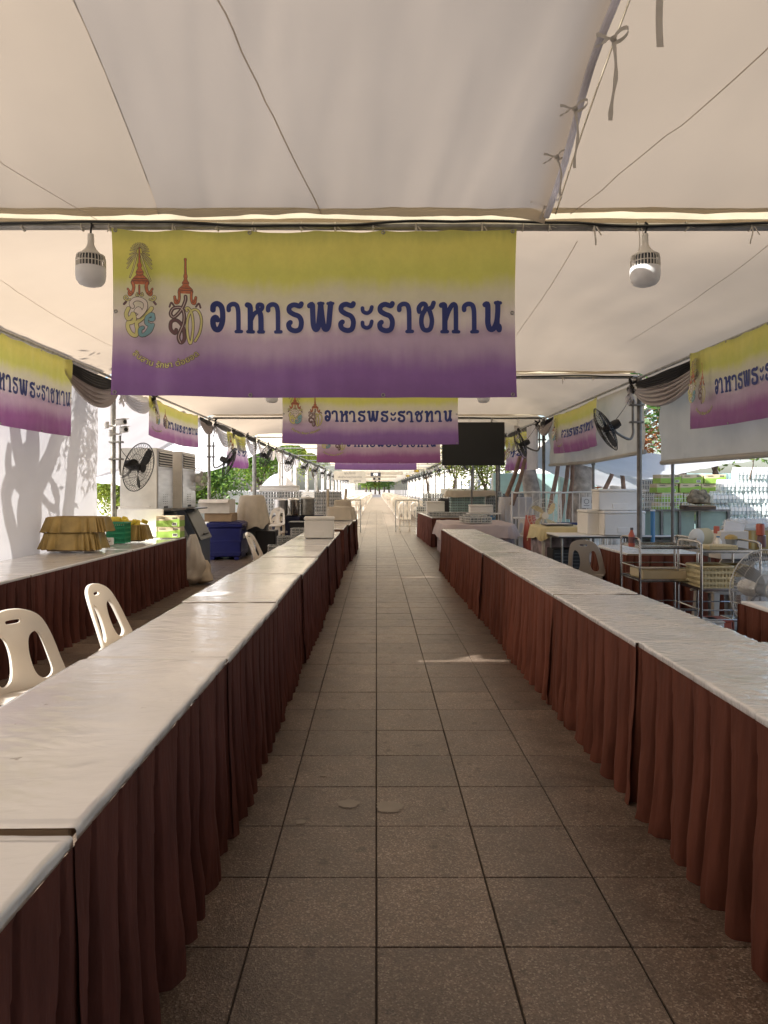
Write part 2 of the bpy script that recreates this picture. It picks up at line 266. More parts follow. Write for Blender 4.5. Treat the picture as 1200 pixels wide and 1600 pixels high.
# ------------------------------------------------------------------ mesh builder
class MB:
    def __init__(s): s.v = []; s.f = []; s.mi = []; s.m = 0; s.T = Matrix.Identity(4)
    def add(s, vs, fs, m=None):
        k = len(s.v); T = s.T; s.v += [tuple(T @ Vector(p)) for p in vs]
        s.f += [tuple(i + k for i in f) for f in fs]; s.mi += [s.m if m is None else m] * len(fs)
    def box(s, c, d, m=None, rz=0, r=0):
        hx, hy, hz = (q / 2 for q in d); R = Matrix.Rotation(rz, 3, 'Z'); c = Vector(c)
        if r <= 0:
            vs = [c + R @ Vector((x * hx, y * hy, z * hz)) for x in (-1, 1) for y in (-1, 1) for z in (-1, 1)]
            s.add(vs, [(0, 1, 3, 2), (4, 6, 7, 5), (0, 4, 5, 1), (2, 3, 7, 6), (0, 2, 6, 4), (1, 5, 7, 3)], m); return
        r = min(r, hx * .9, hy * .9, hz * .9); h = (hx, hy, hz); vs = []; ix = {}
        for x in (-1, 1):
            for y in (-1, 1):
                for z in (-1, 1):
                    for a in range(3):
                        g = (x, y, z); p = Vector([g[i] * (h[i] if i == a else h[i] - r) for i in range(3)])
                        ix[(x, y, z, a)] = len(vs); vs.append(c + R @ p)
        fs = []
        def key(a, sa, b, sb, cx, sc, ax):
            g = [0, 0, 0]; g[a] = sa; g[b] = sb; g[cx] = sc; return ix[(*g, ax)]
        for a in range(3):
            b, q = (a + 1) % 3, (a + 2) % 3
            for sa in (-1, 1):
                fs.append(tuple(key(a, sa, b, i, q, j, a) for i, j in ((-1, -1), (1, -1), (1, 1), (-1, 1))))
            for sa in (-1, 1):
                for sb in (-1, 1):
                    fs.append((key(a, sa, b, sb, q, -1, a), key(a, sa, b, sb, q, 1, a), key(a, sa, b, sb, q, 1, b), key(a, sa, b, sb, q, -1, b)))
        for x in (-1, 1):
            for y in (-1, 1):
                for z in (-1, 1): fs.append((ix[(x, y, z, 0)], ix[(x, y, z, 1)], ix[(x, y, z, 2)]))
        s.add(vs, fs, m)
    def tube(s, path, r, n=6, closed=False, m=None, flat=None):
        P = [Vector(p) for p in path]; k = len(P); vs = []; fs = []
        up = Vector((0, 0, 1)); prev = None
        for i, p in enumerate(P):
            t = (P[(i + 1) % k] - P[i - 1]) if closed else (P[min(i + 1, k - 1)] - P[max(i - 1, 0)])
            if t.length < 1e-9: t = Vector((0, 0, 1))
            t.normalize()
            if prev is None:
                a = up if abs(t.z) < .9 else Vector((1, 0, 0)); u = t.cross(a).normalized()
            else:
                u = prev - t * prev.dot(t)
                u = u.normalized() if u.length > 1e-6 else t.orthogonal().normalized()
            prev = u; w = t.cross(u); rr = r[i] if isinstance(r, (list, tuple)) else r
            for j in range(n):
                g = 2 * pi * j / n; vs.append(p + u * cos(g) * rr + w * sin(g) * rr)
        for i in range(k if closed else k - 1):
            a, b = i * n, ((i + 1) % k) * n
            for j in range(n): fs.append((a + j, a + (j + 1) % n, b + (j + 1) % n, b + j))
        if not closed: fs.append(tuple(range(n - 1, -1, -1))); fs.append(tuple((k - 1) * n + j for j in range(n)))
        s.add(vs, fs, m)
    def ring(s, c, R, r, axis='z', n=20, k=5, m=None, a0=0, a1=2 * pi):
        pts = []
        full = abs(a1 - a0 - 2 * pi) < 1e-6
        for i in range(n if full else n + 1):
            g = a0 + (a1 - a0) * i / n
            q = {'z': (cos(g), sin(g), 0), 'y': (cos(g), 0, sin(g)), 'x': (0, cos(g), sin(g))}[axis]
            pts.append(Vector(c) + Vector(q) * R)
        s.tube(pts, r, k, full, m)
    def lathe(s, prof, c=(0, 0, 0), n=16, m=None, axis='z', cap=True):
        vs = []; fs = []; c = Vector(c)
        for (r, z) in prof:
            for j in range(n):
                g = 2 * pi * j / n
                q = {'z': (r * cos(g), r * sin(g), z), 'y': (r * cos(g), z, -r * sin(g)), 'x': (z, r * cos(g), r * sin(g))}[axis]
                vs.append(c + Vector(q))
        for i in range(len(prof) - 1):
            for j in range(n): fs.append((i * n + j, i * n + (j + 1) % n, (i + 1) * n + (j + 1) % n, (i + 1) * n + j))
        if cap:
            if prof[0][0] > 1e-4: fs.append(tuple(range(n - 1, -1, -1)))
            if prof[-1][0] > 1e-4: fs.append(tuple((len(prof) - 1) * n + j for j in range(n)))
        s.add(vs, fs, m)
    def grid(s, fn, nu, nv, cu=False, m=None):
        vs = [fn(i / nu, j / nv) for j in range(nv + 1) for i in range(nu + (0 if cu else 1))]
        w = nu if cu else nu + 1; fs = []
        for j in range(nv):
            for i in range(nu): fs.append((j * w + i, j * w + (i + 1) % w, (j + 1) * w + (i + 1) % w, (j + 1) * w + i))
        s.add(vs, fs, m)
    def poly(s, pts, m=None): s.add(pts, [tuple(range(len(pts)))], m)
    def prism(s, pts, d, m=None):                 # outline of 3-D points extruded by vector d
        n = len(pts); P = [Vector(p) for p in pts]; d = Vector(d)
        s.add(P + [p + d for p in P], [tuple(range(n))] + [tuple(range(2 * n - 1, n - 1, -1))] + [(i, (i + 1) % n, n + (i + 1) % n, n + i) for i in range(n)], m)

def build(name, mb, mats, parent=None, smooth=False, recalc=True, loc=None):
    me = bpy.data.meshes.new(name); me.from_pydata(mb.v, [], mb.f)
    if not isinstance(mats, (list, tuple)): mats = [mats]
    for m in mats: me.materials.append(M[m] if isinstance(m, str) else m)
    if len(mats) > 1: me.polygons.foreach_set('material_index', mb.mi)
    if recalc:
        b = bmesh.new(); b.from_mesh(me); bmesh.ops.recalc_face_normals(b, faces=b.faces); b.to_mesh(me); b.free()
    if smooth:
        me.polygons.foreach_set('use_smooth', [True] * len(me.polygons))
        if smooth != 'full':
            try: me.set_sharp_from_angle(angle=radians(40))
            except Exception: pass
    o = bpy.data.objects.new(name, me); C.objects.link(o)
    if parent: o.parent = parent
    if loc is not None: o.location = loc
    return o
def tag(o, label, cat, group=None):
    o['label'] = label; o['category'] = cat
    if group: o['group'] = group
    return o
def thing(name, label, cat, loc=(0, 0, 0), rz=0, group=None):
    o = bpy.data.objects.new(name, None); o.empty_display_size = .1; C.objects.link(o)
    o.location = loc; o.rotation_euler = (0, 0, rz); return tag(o, label, cat, group)
def struct(o): o['kind'] = 'structure'; return o
def stuff(o): o['kind'] = 'stuff'; return o
def dup(root, loc, rz=None, label=None, scale=None):
    kids = {}
    for o in ALLKIDS(root): kids.setdefault(o.parent.name, []).append(o)
    def rec(o, parent):
        c = o.copy(); C.objects.link(c); c.parent = parent
        for ch in kids.get(o.name, []): rec(ch, c)
        return c
    r = rec(root, None); r.location = loc
    if rz is not None: r.rotation_euler = (root.rotation_euler[0], root.rotation_euler[1], rz)
    if label: r['label'] = label
    if scale: r.scale = scale
    return r
def ALLKIDS(root):
    out = []
    def rec(o):
        for ch in o.children: out.append(ch); rec(ch)
    rec(root); return out
def nz(x, y=0, z=0): return noise.noise(Vector((x, y, z)))
def catmull(P, k=6, closed=False):
    P = [Vector(p) for p in P]; n = len(P); out = []
    for i in range(n if closed else n - 1):
        p0 = P[i - 1] if closed or i > 0 else P[0]; p1 = P[i]; p2 = P[(i + 1) % n]; p3 = P[(i + 2) % n] if closed or i + 2 < n else P[-1]
        for j in range(k):
            t = j / k
            out.append(.5 * ((2 * p1) + (p2 - p0) * t + (2 * p0 - 5 * p1 + 4 * p2 - p3) * t * t + (3 * p1 - p0 - 3 * p2 + p3) * t ** 3))
    if not closed: out.append(P[-1])
    return out

# ------------------------------------------------------------------ ground
mb = MB(); mb.box((0, 900, -.5), (4000, 4000, .976)); struct(build('ground', mb, 'conc'))       # top at z = -.012
mb = MB(); mb.box((0, 60, -.015), (8.6, 260, .024)); bed = struct(build('pavement', mb, 'joint'))   # dark joints, top -.003? lowered below the tiles
bed.location.z = -.004
TS = .405
def tile_mesh(k):
    r = random.Random(k); b = MB(); g = .0022 + .0012 * r.random(); c = .0018
    h = TS / 2 - g; z = [r.uniform(-.0010, .0010) for _ in range(4)]
    co = ((-1, -1), (1, -1), (1, 1), (-1, 1))
    vs = [(x * h, y * h, -.012) for x, y in co] + [(x * h, y * h, z[i] - c) for i, (x, y) in enumerate(co)] + [(x * (h - c), y * (h - c), z[i]) for i, (x, y) in enumerate(co)]
    fs = [(8, 9, 10, 11)] + [(i, (i + 1) % 4, 4 + (i + 1) % 4, 4 + i) for i in range(4)] + [(4 + i, 4 + (i + 1) % 4, 8 + (i + 1) % 4, 8 + i) for i in range(4)]
    b.add(vs, fs); return b
TM = []
for k in range(6):
    o = build('floor_tile', tile_mesh(k), 'tile', bed); o.location = (TS * (k - 2.5) if k < 0 else 0, 0, 0); TM.append(o)
used = set(); first = list(TM)
def put_tile(i, j):
    used.add((i, j)); k = random.randrange(6)
    if first: o = first.pop()
    else: o = TM[k].copy(); C.objects.link(o); o.parent = bed
    o.location = (TS * (i + .5), 1.443 + TS * (j + .5), .004); o.rotation_euler = (0, 0, random.randrange(4) * pi / 2)
for j in range(0, 34):
    for i in range(-2, 3): put_tile(i, j)
for j in range(7, 34):
    for i in range(-7, -3): put_tile(i, j)
mb = MB(); src = tile_mesh(3)
for j in range(-10, 120):
    for i in range(-10, 10):
        if (i, j) in used: continue
        mb.T = Matrix.Translation((TS * (i + .5), 1.443 + TS * (j + .5), random.uniform(-.0007, .0007))); mb.add(src.v, src.f)
o = stuff(build('floor_tiles', mb, 'tile', bed, recalc=False)); o.location.z = .004
mb = MB(); mb.box((0, 121, -.009), (8.1, 142, .018)); struct(build('walkway', mb, 'tile'))     # beyond the countable tiles

# ------------------------------------------------------------------ tent bays
EX, EZ, Y0, BAY = 3.68, 3.03, 4.27, 5.72
def roof_z(x, y, k):
    ya = Y0 + BAY * k; t = min(y - ya, ya + BAY - y) / (BAY / 2); s = (EX + .05 - abs(x)) / EX
    t = max(t, 0); s = max(s, 0)
    m = (t * t * s * s / (t * t + s * s + 1e-6)) ** .5 * 1.25     # smooth minimum
    over = max(0, abs(x) - EX - .03)
    return EZ + .05 - .45 * over + .98 * m ** .95 - .03 * sin(pi * t) * cos(pi * x / 3)
def seam_on_roof(mb, a, b, k, w=.02, n=14):
    """a, b: photo pixels; the seam runs between the roof points seen there"""
    def hit(px, py):
        lo = None; y = max(Y0 + BAY * k, .6)
        for q in range(600):
            y += .02
            if y > Y0 + BAY * (k + 1): break
            d = Z(py, y) - roof_z(X(px, y), y, k)
            if d >= 0: return Vector((X(px, y), y, roof_z(X(px, y), y, k)))
        return None
    pts = [p for p in (hit(a[0] + (b[0] - a[0]) * i / n, a[1] + (b[1] - a[1]) * i / n + 6 * sin(pi * i / n)) for i in range(n + 1)) if p]
    if len(pts) > 2:
        L = []; R_ = []
        for i, p in enumerate(pts):
            t = (pts[min(i + 1, len(pts) - 1)] - pts[max(i - 1, 0)]).normalized(); s_ = Vector((t.y, -t.x, 0)).normalized() * w / 2
            L.append(p + s_ + Vector((0, 0, -.006))); R_.append(p - s_ + Vector((0, 0, -.006)))
        k0 = len(L); mb.add(L + R_, [(i, i + 1, k0 + i + 1, k0 + i) for i in range(k0 - 1)])
NB = 25
def bay_word(k):
    return ['sagging', 'smooth', 'pale', 'wrinkled'][k % 4]
for k in range(-1, NB):
    ya = Y0 + BAY * k; yb = ya + BAY
    if k < 0: lab = 'white tent roof cloth directly overhead, in three panels' if k == -1 else 'white tent roof cloth behind the nearest bay'
    elif k == 0: lab = 'white tent roof cloth beyond the largest banner and the two near bulbs'
    elif k == 1: lab = 'white tent roof cloth between the second and third cross pipes'
    elif k < 6: lab = 'peaked white tent roof cloth, ' + {2: 'third', 3: 'fourth', 4: 'fifth', 5: 'sixth'}[k] + ' beyond the largest banner'
    else: lab = 'peaked white tent roof cloth in the row running into the distance'
    t = thing('tent_roof', lab, 'tent roof', (0, ya, 0), 0, 'tent roofs in a row over the walkway')
    def panel(x0, x1, g0, g1, nm, dz=0, nu=30, nv=24, ew=0):
        b = MB()
        def fn(u, v):
            x = x0 + (x1 - x0) * u; gg = g0 + (.17 * math.exp(-((x + 3.27) / .085) ** 2) + .15 * math.exp(-((x + 3.03) / .03) ** 2) if k in (0, 1) else 0)
            e0 = .028 * nz(x * 1.7, k, 3) + .012 * nz(x * 6, k, 1); e1 = .028 * nz(x * 1.5, k, 8) + .012 * nz(x * 6, k, 5)
            y = ya + gg + e0 + (BAY - gg - g1 - e0 - e1) * v
            z = roof_z(x, y, k) + dz - (.02 * u ** 3 if ew else 0)
            if ew: z += -.035 * max(0, (u - .9) / .1) ** 2
            if k < 3: z -= .018 * (1 + 1.2 * nz(x * 1.1, k, v * 2)) * (math.exp(-v * 60) + math.exp(-(1 - v) * 60))
            z += .010 * nz(x * 1.4, y * 1.4, k) + .007 * nz(x * 5 + y, y * .8, k + 9) + .003 * nz(x * 14 + 3 * y, y * 2.5, k + 4)
            return (x, y - ya, z)
        b.grid(fn, nu, nv); return build('roof_panel', b, nm, t, smooth='full', recalc=False)
    g = .045
    if k == -1:
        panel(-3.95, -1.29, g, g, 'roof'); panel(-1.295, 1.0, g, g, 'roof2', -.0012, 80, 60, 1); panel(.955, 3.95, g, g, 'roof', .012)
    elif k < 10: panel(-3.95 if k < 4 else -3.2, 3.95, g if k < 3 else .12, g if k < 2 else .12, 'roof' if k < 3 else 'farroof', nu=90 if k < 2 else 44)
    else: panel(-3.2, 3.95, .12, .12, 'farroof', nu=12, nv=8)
    if k == -1:
        b = MB()
        for a_, b_ in (((-60, 195), (168, 342)), ((340, -20), (515, 348)), ((1215, 48), (866, 342))): seam_on_roof(b, a_, b_, -1, .009)
        b.T = Matrix.Translation((0, -ya, -.03)); b.v = [tuple(b.T @ Vector(v)) for v in b.v]; b.T = Matrix()
        build('seam', b, 'seam', t, recalc=False)
        b = MB()      # rolled hem along the free edge of the centre panel and the rope it is tied to
        b.tube([(1.0 + .012 * sin(q * .9), Y0 - ya - .1 - q * .18, roof_z(1.0, Y0 - .1 - q * .18, -1) - .075) for q in range(27)], .019, 8)
        build('hem', b, 'hem', t, smooth=True)
        b = MB(); b.tube([(1.06, BAY - .07 - q * .2, roof_z(1.08, Y0 - .07 - q * .2, -1) - .035 - .02 * sin(q * .25)) for q in range(26)], .0045, 5)
        build('rope', b, 'rope', t, smooth=True)
    if k == 0:
        b = MB()
        for a_, b_ in (((0, 432), (190, 545)), ((1215, 366), (985, 528)), ((902, 372), (806, 520)), ((300, 372), (420, 560))): seam_on_roof(b, a_, b_, 0, .008)
        b.v = [(x, y - ya, z - .02) for x, y, z in b.v]
        if b.v: build('seam', b, 'seam', t, recalc=False)
    for sx in (-1, 1):
        b = MB(); b.tube([(sx * EX, .03, EZ - .02), (sx * EX, BAY - .03, EZ - .02)], .02, 8 if k < 6 else 5); build('eave_pipe', b, 'steel', t, smooth=True)
    # tent frame at the near side of the bay
    lab = {0: 'galvanised cross pipe frame carrying the largest banner', 1: 'pipe frame carrying the second banner, its posts holding big black fans',
           2: 'pipe frame carrying the black screen'}.get(k, 'pipe frame carrying the farthest centre banner' if k == 3 else 'plain pipe frame in the row running into the distance' if k > 0 else 'pipe frame behind the camera')
    f = thing('tent_frame', lab, 'tent frame', (0, ya, 0), 0, 'pipe frames between the tent bays')
    b = MB(); b.tube([(-EX, 0, EZ), (-1.2, 0, EZ + .004), (1.2, 0, EZ - .003), (EX, 0, EZ)], .0225, 10 if k < 3 else 6); build('cross_pipe', b, 'steel', f, smooth=True)
    for sx in (-1, 1):
        b = MB(); pm = 'dsteel' if sx > 0 else 'steel'
        b.tube([(sx * (EX + .02), 0, 0), (sx * (EX + .02), 0, EZ + .03)], .035 if k < 3 else .04, 10 if k < 4 else 6)
        b.lathe([(.07, 0), (.07, .008), (.04, .012)], (sx * (EX + .02), 0, .004), 10)
        build('post', b, pm, f, smooth=True)
    if 0 <= k < 3:
        b = MB()
        def gf(u, v):
            xa = -2.98 if k in (0, 1) else -3.60
            x = xa + (3.60 - xa) * u
            return (x, (v - .5) * .24, EZ + .078 - .012 * (abs(v - .5) * 2) ** 2 + .008 * nz(x * 2.2, v * 3, k) + .006 * nz(x * 7, v * 3, k))
        b.grid(gf, 60 if k < 3 else 12, 4); build('rain_gutter', b, 'gutter', f, smooth='full', recalc=False)
    if 0 <= k < 4:
        r = random.Random(k + 5)
        b = MB(); pts = []
        for q in range(40):
            x = -3.6 + 7.2 * q / 39; pts.append((x, -.034, EZ + .008 + .030 * nz(x * .9, k) + .012 * nz(x * 3, k)))
        b.tube(catmull(pts, 2), .009, 5); build('cable', b, 'cable', f, smooth=True)
        for q in range(26 if k == 0 else 14):
            b = MB(); x = -3.4 + 6.9 * (q + r.uniform(-.3, .3)) / (26 if k == 0 else 14); w = r.uniform(.006, .012); l = r.uniform(.03, .17) if r.random() < .6 else .02
            b.ring((x, 0, EZ), .026, .004, 'x', 10, 4)
            b.grid(lambda u, v: (x + (u - .5) * w + .012 * sin(v * 3 + q) * v, -.032 - .006 * sin(v * 4), EZ - .01 - l * v), 1, 5)
            b.grid(lambda u, v: (x + .012 + (u - .5) * w + .03 * v, -.034, EZ - .01 - l * .5 * v), 1, 3)
            build('tie_string', b, 'tie', f, recalc=False)

# ribbons tied along the hem overhead
def tie_ribbon(px, py, length, label, wv=.022, tilt=0, Yf=None):
    y = Yf
    t = thing('ribbon_tie', label, 'ribbon', (X(px, y), y, Z(py, y)), 0, 'cloth ribbons tying the roof edge overhead')
    s_ = .062; wv *= .8
    b = MB(); b.grid(lambda u, v: (-v * s_ * 1.15, -.004 + .006 * sin(v * 6), .006 + .012 * v + (u - .5) * wv * (.5 + .4 * v)), 2, 8); build('bow_arm', b, 'ribbon', t, recalc=False, smooth='full')
    b = MB(); b.grid(lambda u, v: (s_ * .55 * (1 - cos(2 * pi * v)) * .9, -.006 - .022 * sin(2 * pi * v), .004 + .030 * (.5 - .5 * cos(2 * pi * v)) + .012 * sin(2 * pi * v) + (u - .5) * wv * .8), 2, 14); build('bow_loop', b, 'ribbon', t, recalc=False, smooth='full')
    b = MB(); b.grid(lambda u, v: (-.02 - .05 * v + (u - .5) * wv * .8, -.004 - .012 * sin(v * 3), -.035 * v + .004 * sin(v * 9)), 2, 6); build('short_end', b, 'ribbon', t, recalc=False, smooth='full')
    b = MB(); b.grid(lambda u, v: ((u - .5) * wv * (1 - .5 * abs(sin(v * 7 + px))) + .012 * sin(v * 5) + tilt * v, -.006 + .008 * sin(v * 7), -length * v), 3, 12); build('tail', b, 'ribbon', t, recalc=False, smooth='full')
    b = MB(); b.lathe([(0, -.014), (.013, -.006), (.013, .006), (0, .014)], (0, -.004, .004), 8); build('knot', b, 'ribbon', t, smooth=True)
    return t
tie_ribbon(958, 63, .33, 'long grey ribbon tied in a bow on the roof rope, nearest of the four bows', .028, 0, 2.92)
tie_ribbon(898, 172, .28, 'grey ribbon bow on the roof rope, second from the front', .022, .01, 3.42)
tie_ribbon(870, 247, .20, 'small ribbon bow on the roof rope, third from the front', .02, .03, 3.78)
tie_ribbon(848, 308, .13, 'smallest ribbon bow on the roof rope, beside the cross pipe', .018, 0, 4.12)
b = MB(); b.grid(lambda u, v: ((u - .5) * .026 + .004 * sin(v * 6), .006 * sin(v * 5), -.34 * v), 3, 10)
tag(build('ribbon_tie', b, 'ribbon', None, recalc=False, smooth='full', loc=(X(1031, 2.6), 2.6, Z(-70, 2.6))), 'single loose ribbon hanging from the roof at the top edge', 'ribbon', 'cloth ribbons tying the roof edge overhead')

# ------------------------------------------------------------------ bulbs
def make_bulb(label, loc):
    t = thing('hanging_bulb', label, 'light bulb', loc, 0, 'hanging bulbs')
    b = MB(); b.tube(catmull([(0, 0, .02), (.01, -.012, .0), (.002, -.004, -.03), (0, 0, -.06)], 4), .006, 6); build('cord', b, 'cable', t, smooth=True)
    b = MB(); b.lathe([(0, -.05), (.018, -.052), (.02, -.10), (0, -.101)], n=14); build('socket', b, 'enamel', t, smooth=True)
    b = MB(); b.lathe([(.018, -.10), (.022, -.12), (.035, -.145), (.06, -.17), (.075, -.185)], n=28, cap=False)
    for q in range(28):
        a = 2 * pi * q / 28; b.tube([(.077 * cos(a), .077 * sin(a), -.18), (.083 * cos(a), .083 * sin(a), -.205), (.084 * cos(a), .084 * sin(a), -.255)], .0032, 4)
    b.ring((0, 0, -.183), .077, .005, n=28); b.ring((0, 0, -.222), .083, .003, n=28); build('vented_housing', b, 'enamel', t, smooth=True)
    b = MB(); b.lathe([(.05, -.17), (.062, -.19), (.064, -.25)], n=20); build('heat_sink', b, 'greyp', t, smooth=True)
    b = MB(); b.lathe([(.085, -.253), (.0875, -.26), (.087, -.30), (.082, -.33), (.066, -.352), (.04, -.362), (0, -.365)], n=32); build('diffuser', b, 'bulb', t, smooth=True)
    return t
bl = make_bulb('large white caged bulb hanging left of the biggest banner', (X(144, Y0), Y0 - .02, EZ))
dup(bl, (X(1006, Y0), Y0 - .02, EZ), .7, 'large white caged bulb hanging right of the biggest banner')
ya = Y0 + BAY
dup(bl, (X(425, ya), ya - .02, EZ), .3, 'smaller-looking bulb just below the left half of the biggest banner')
dup(bl, (X(755, ya), ya - .02, EZ), .9, 'smaller-looking bulb just below the right end of the biggest banner')
# ------------------------------------------------------------------ banners
GL = {   # letters as brush strokes, drawn 188 units tall; each: width, strokes (half width, points)
 'o': (82, [(14, [(14, 52), (18, 24), (40, 12), (62, 30), (69, 75), (66, 125), (50, 165), (30, 168), (17, 145), (16, 110), (30, 95), (40, 110)])]),
 'a': (92, [(12, [(12, 48), (14, 26), (34, 13), (58, 20), (68, 50), (70, 110), (70, 172)]), (9, [(56, 178), (88, 178)])]),
 'h': (106, [(14, [(10, 20), (24, 26), (27, 60), (27, 172)]), (9, [(12, 178), (44, 178)]), (11, [(30, 112), (48, 74), (72, 54), (94, 40), (96, 18), (74, 16), (70, 38), (84, 58)]), (14, [(78, 56), (88, 84), (90, 172)]), (9, [(76, 178), (104, 178)])]),
 'r': (103, [(13, [(90, 10), (80, 24), (48, 16), (22, 28), (20, 54), (44, 72), (76, 86), (90, 118), (82, 160), (54, 172), (24, 160), (16, 134), (26, 122)])]),
 'p': (147, [(14, [(8, 22), (24, 18), (27, 70), (32, 140), (46, 166), (60, 148), (68, 90), (74, 16)]), (14, [(74, 16), (82, 90), (92, 150), (106, 166), (120, 142), (127, 70), (132, 14)]), (8, [(116, 12), (146, 12)]), (8, [(62, 12), (88, 12)])]),
 'e': (78, [(10, [(12, 36), (16, 56), (38, 66), (58, 54), (66, 30)]), (10, [(12, 122), (16, 144), (38, 154), (58, 142), (66, 116)])]),
 'c': (104, [(12, [(10, 62), (8, 38), (26, 16), (46, 20), (46, 46), (28, 80), (22, 124), (32, 162), (54, 172), (76, 158), (84, 112), (74, 66), (66, 46), (84, 34), (94, 8)])]),
 't': (112, [(14, [(8, 22), (24, 22), (27, 60), (27, 172)]), (9, [(10, 178), (42, 178)]), (12, [(30, 112), (48, 60), (70, 22), (88, 22), (92, 60), (92, 172)]), (9, [(76, 178), (108, 178)])]),
 'n': (102, [(14, [(8, 20), (22, 20), (24, 80), (24, 130), (36, 164), (58, 160), (76, 120), (82, 60), (82, 12)]), (9, [(68, 10), (98, 10)]), (11, [(82, 110), (82, 158), (92, 172), (94, 150), (84, 140)])]),
}
TEXT = [('o', 563, 0), ('a', 655, 0), ('h', 768, 0), ('a', 888, 0), ('r', 1005, 0)]
LPOS = [(k, 180 + x / 3.75) for k, x, _ in TEXT] + [(k, 480 + x / 3.75) for k, x in
        (('p', 10), ('r', 185), ('e', 316), ('r', 412), ('a', 530), ('c', 648), ('t', 780), ('a', 908), ('n', 1032))]
SPX = 260.0
class Surf:
    """strokes and fills printed on a waving banner; each layer sits a hair in front of the last"""
    def __init__(s, fn): s.fn = fn; s.off = .0012; s.b = {}
    def mb(s, m):
        if m not in s.b: s.b[m] = MB()
        return s.b[m]
    def pt(s, x, z, o): p = s.fn(x, z); return (p[0], p[1] - o, p[2])
    def stroke(s, pts, w, m, k=5, taper=None, smooth=True, closed=False):
        P = catmull([(p[0], p[1], 0) for p in pts], k, closed) if smooth and len(pts) > 2 else [Vector((p[0], p[1], 0)) for p in pts]
        if closed: P.append(P[0])
        n = len(P); b = s.mb(m); vs = []; s.off += .00025
        for i, p in enumerate(P):
            t = (P[min(i + 1, n - 1)] - P[max(i - 1, 0)])
            t = t.normalized() if t.length > 1e-9 else Vector((1, 0, 0))
            q = Vector((-t.y, t.x, 0)); ww = w * (taper(i / (n - 1)) if taper else 1); o = s.off + .0004 * i / n
            vs.append(s.pt(p.x + q.x * ww, p.y + q.y * ww, o)); vs.append(s.pt(p.x - q.x * ww, p.y - q.y * ww, o))
        fs = [(2 * i, 2 * i + 1, 2 * i + 3, 2 * i + 2) for i in range(n - 1)]
        b.add(vs, fs)
        if not closed:
            for e, i in ((-1, 0), (1, n - 1)):
                t = (P[1] - P[0]) if i == 0 else (P[-1] - P[-2]); t = t.normalized() * e if t.length > 1e-9 else Vector((e, 0, 0))
                q = Vector((-t.y, t.x, 0)); ww = w * (taper(i / (n - 1)) if taper else 1); o = s.off + .0004 * i / n + .00008
                c = [s.pt(P[i].x + (t.x * sin(g) + q.x * cos(g)) * ww, P[i].y + (t.y * sin(g) + q.y * cos(g)) * ww, o) for g in [pi * j / 6 for j in range(7)]]
                b.add(c, [tuple(range(7))])
        s.off += .0004
    def fill(s, pts, m):
        s.off += .0004; tri = geometry.tessellate_polygon([[Vector((p[0], p[1], 0)) for p in pts]])
        s.mb(m).add([s.pt(p[0], p[1], s.off) for p in pts], [tuple(t) for t in tri])
ARC = bpy.data.curves.new('arc_text', 'FONT')
def glyph_mesh(txt, bold):
    ARC.body = txt; ARC.offset = bold; ARC.resolution_u = 3; ARC.size = 1
    o = bpy.data.objects.new('tmp', ARC); C.objects.link(o); bpy.context.view_layer.update()
    me = o.to_mesh(); v = [tuple(q.co[:2]) for q in me.vertices]; f = [tuple(p.vertices) for p in me.polygons]
    o.to_mesh_clear(); C.objects.unlink(o); bpy.data.objects.remove(o); return v, f
WORD = 'สืบสาน รักษา ต่อยอด'
GM = {0: glyph_mesh(WORD, .012), 1: glyph_mesh(WORD, .05)}
WX = max(v[0] for v in GM[0][0])

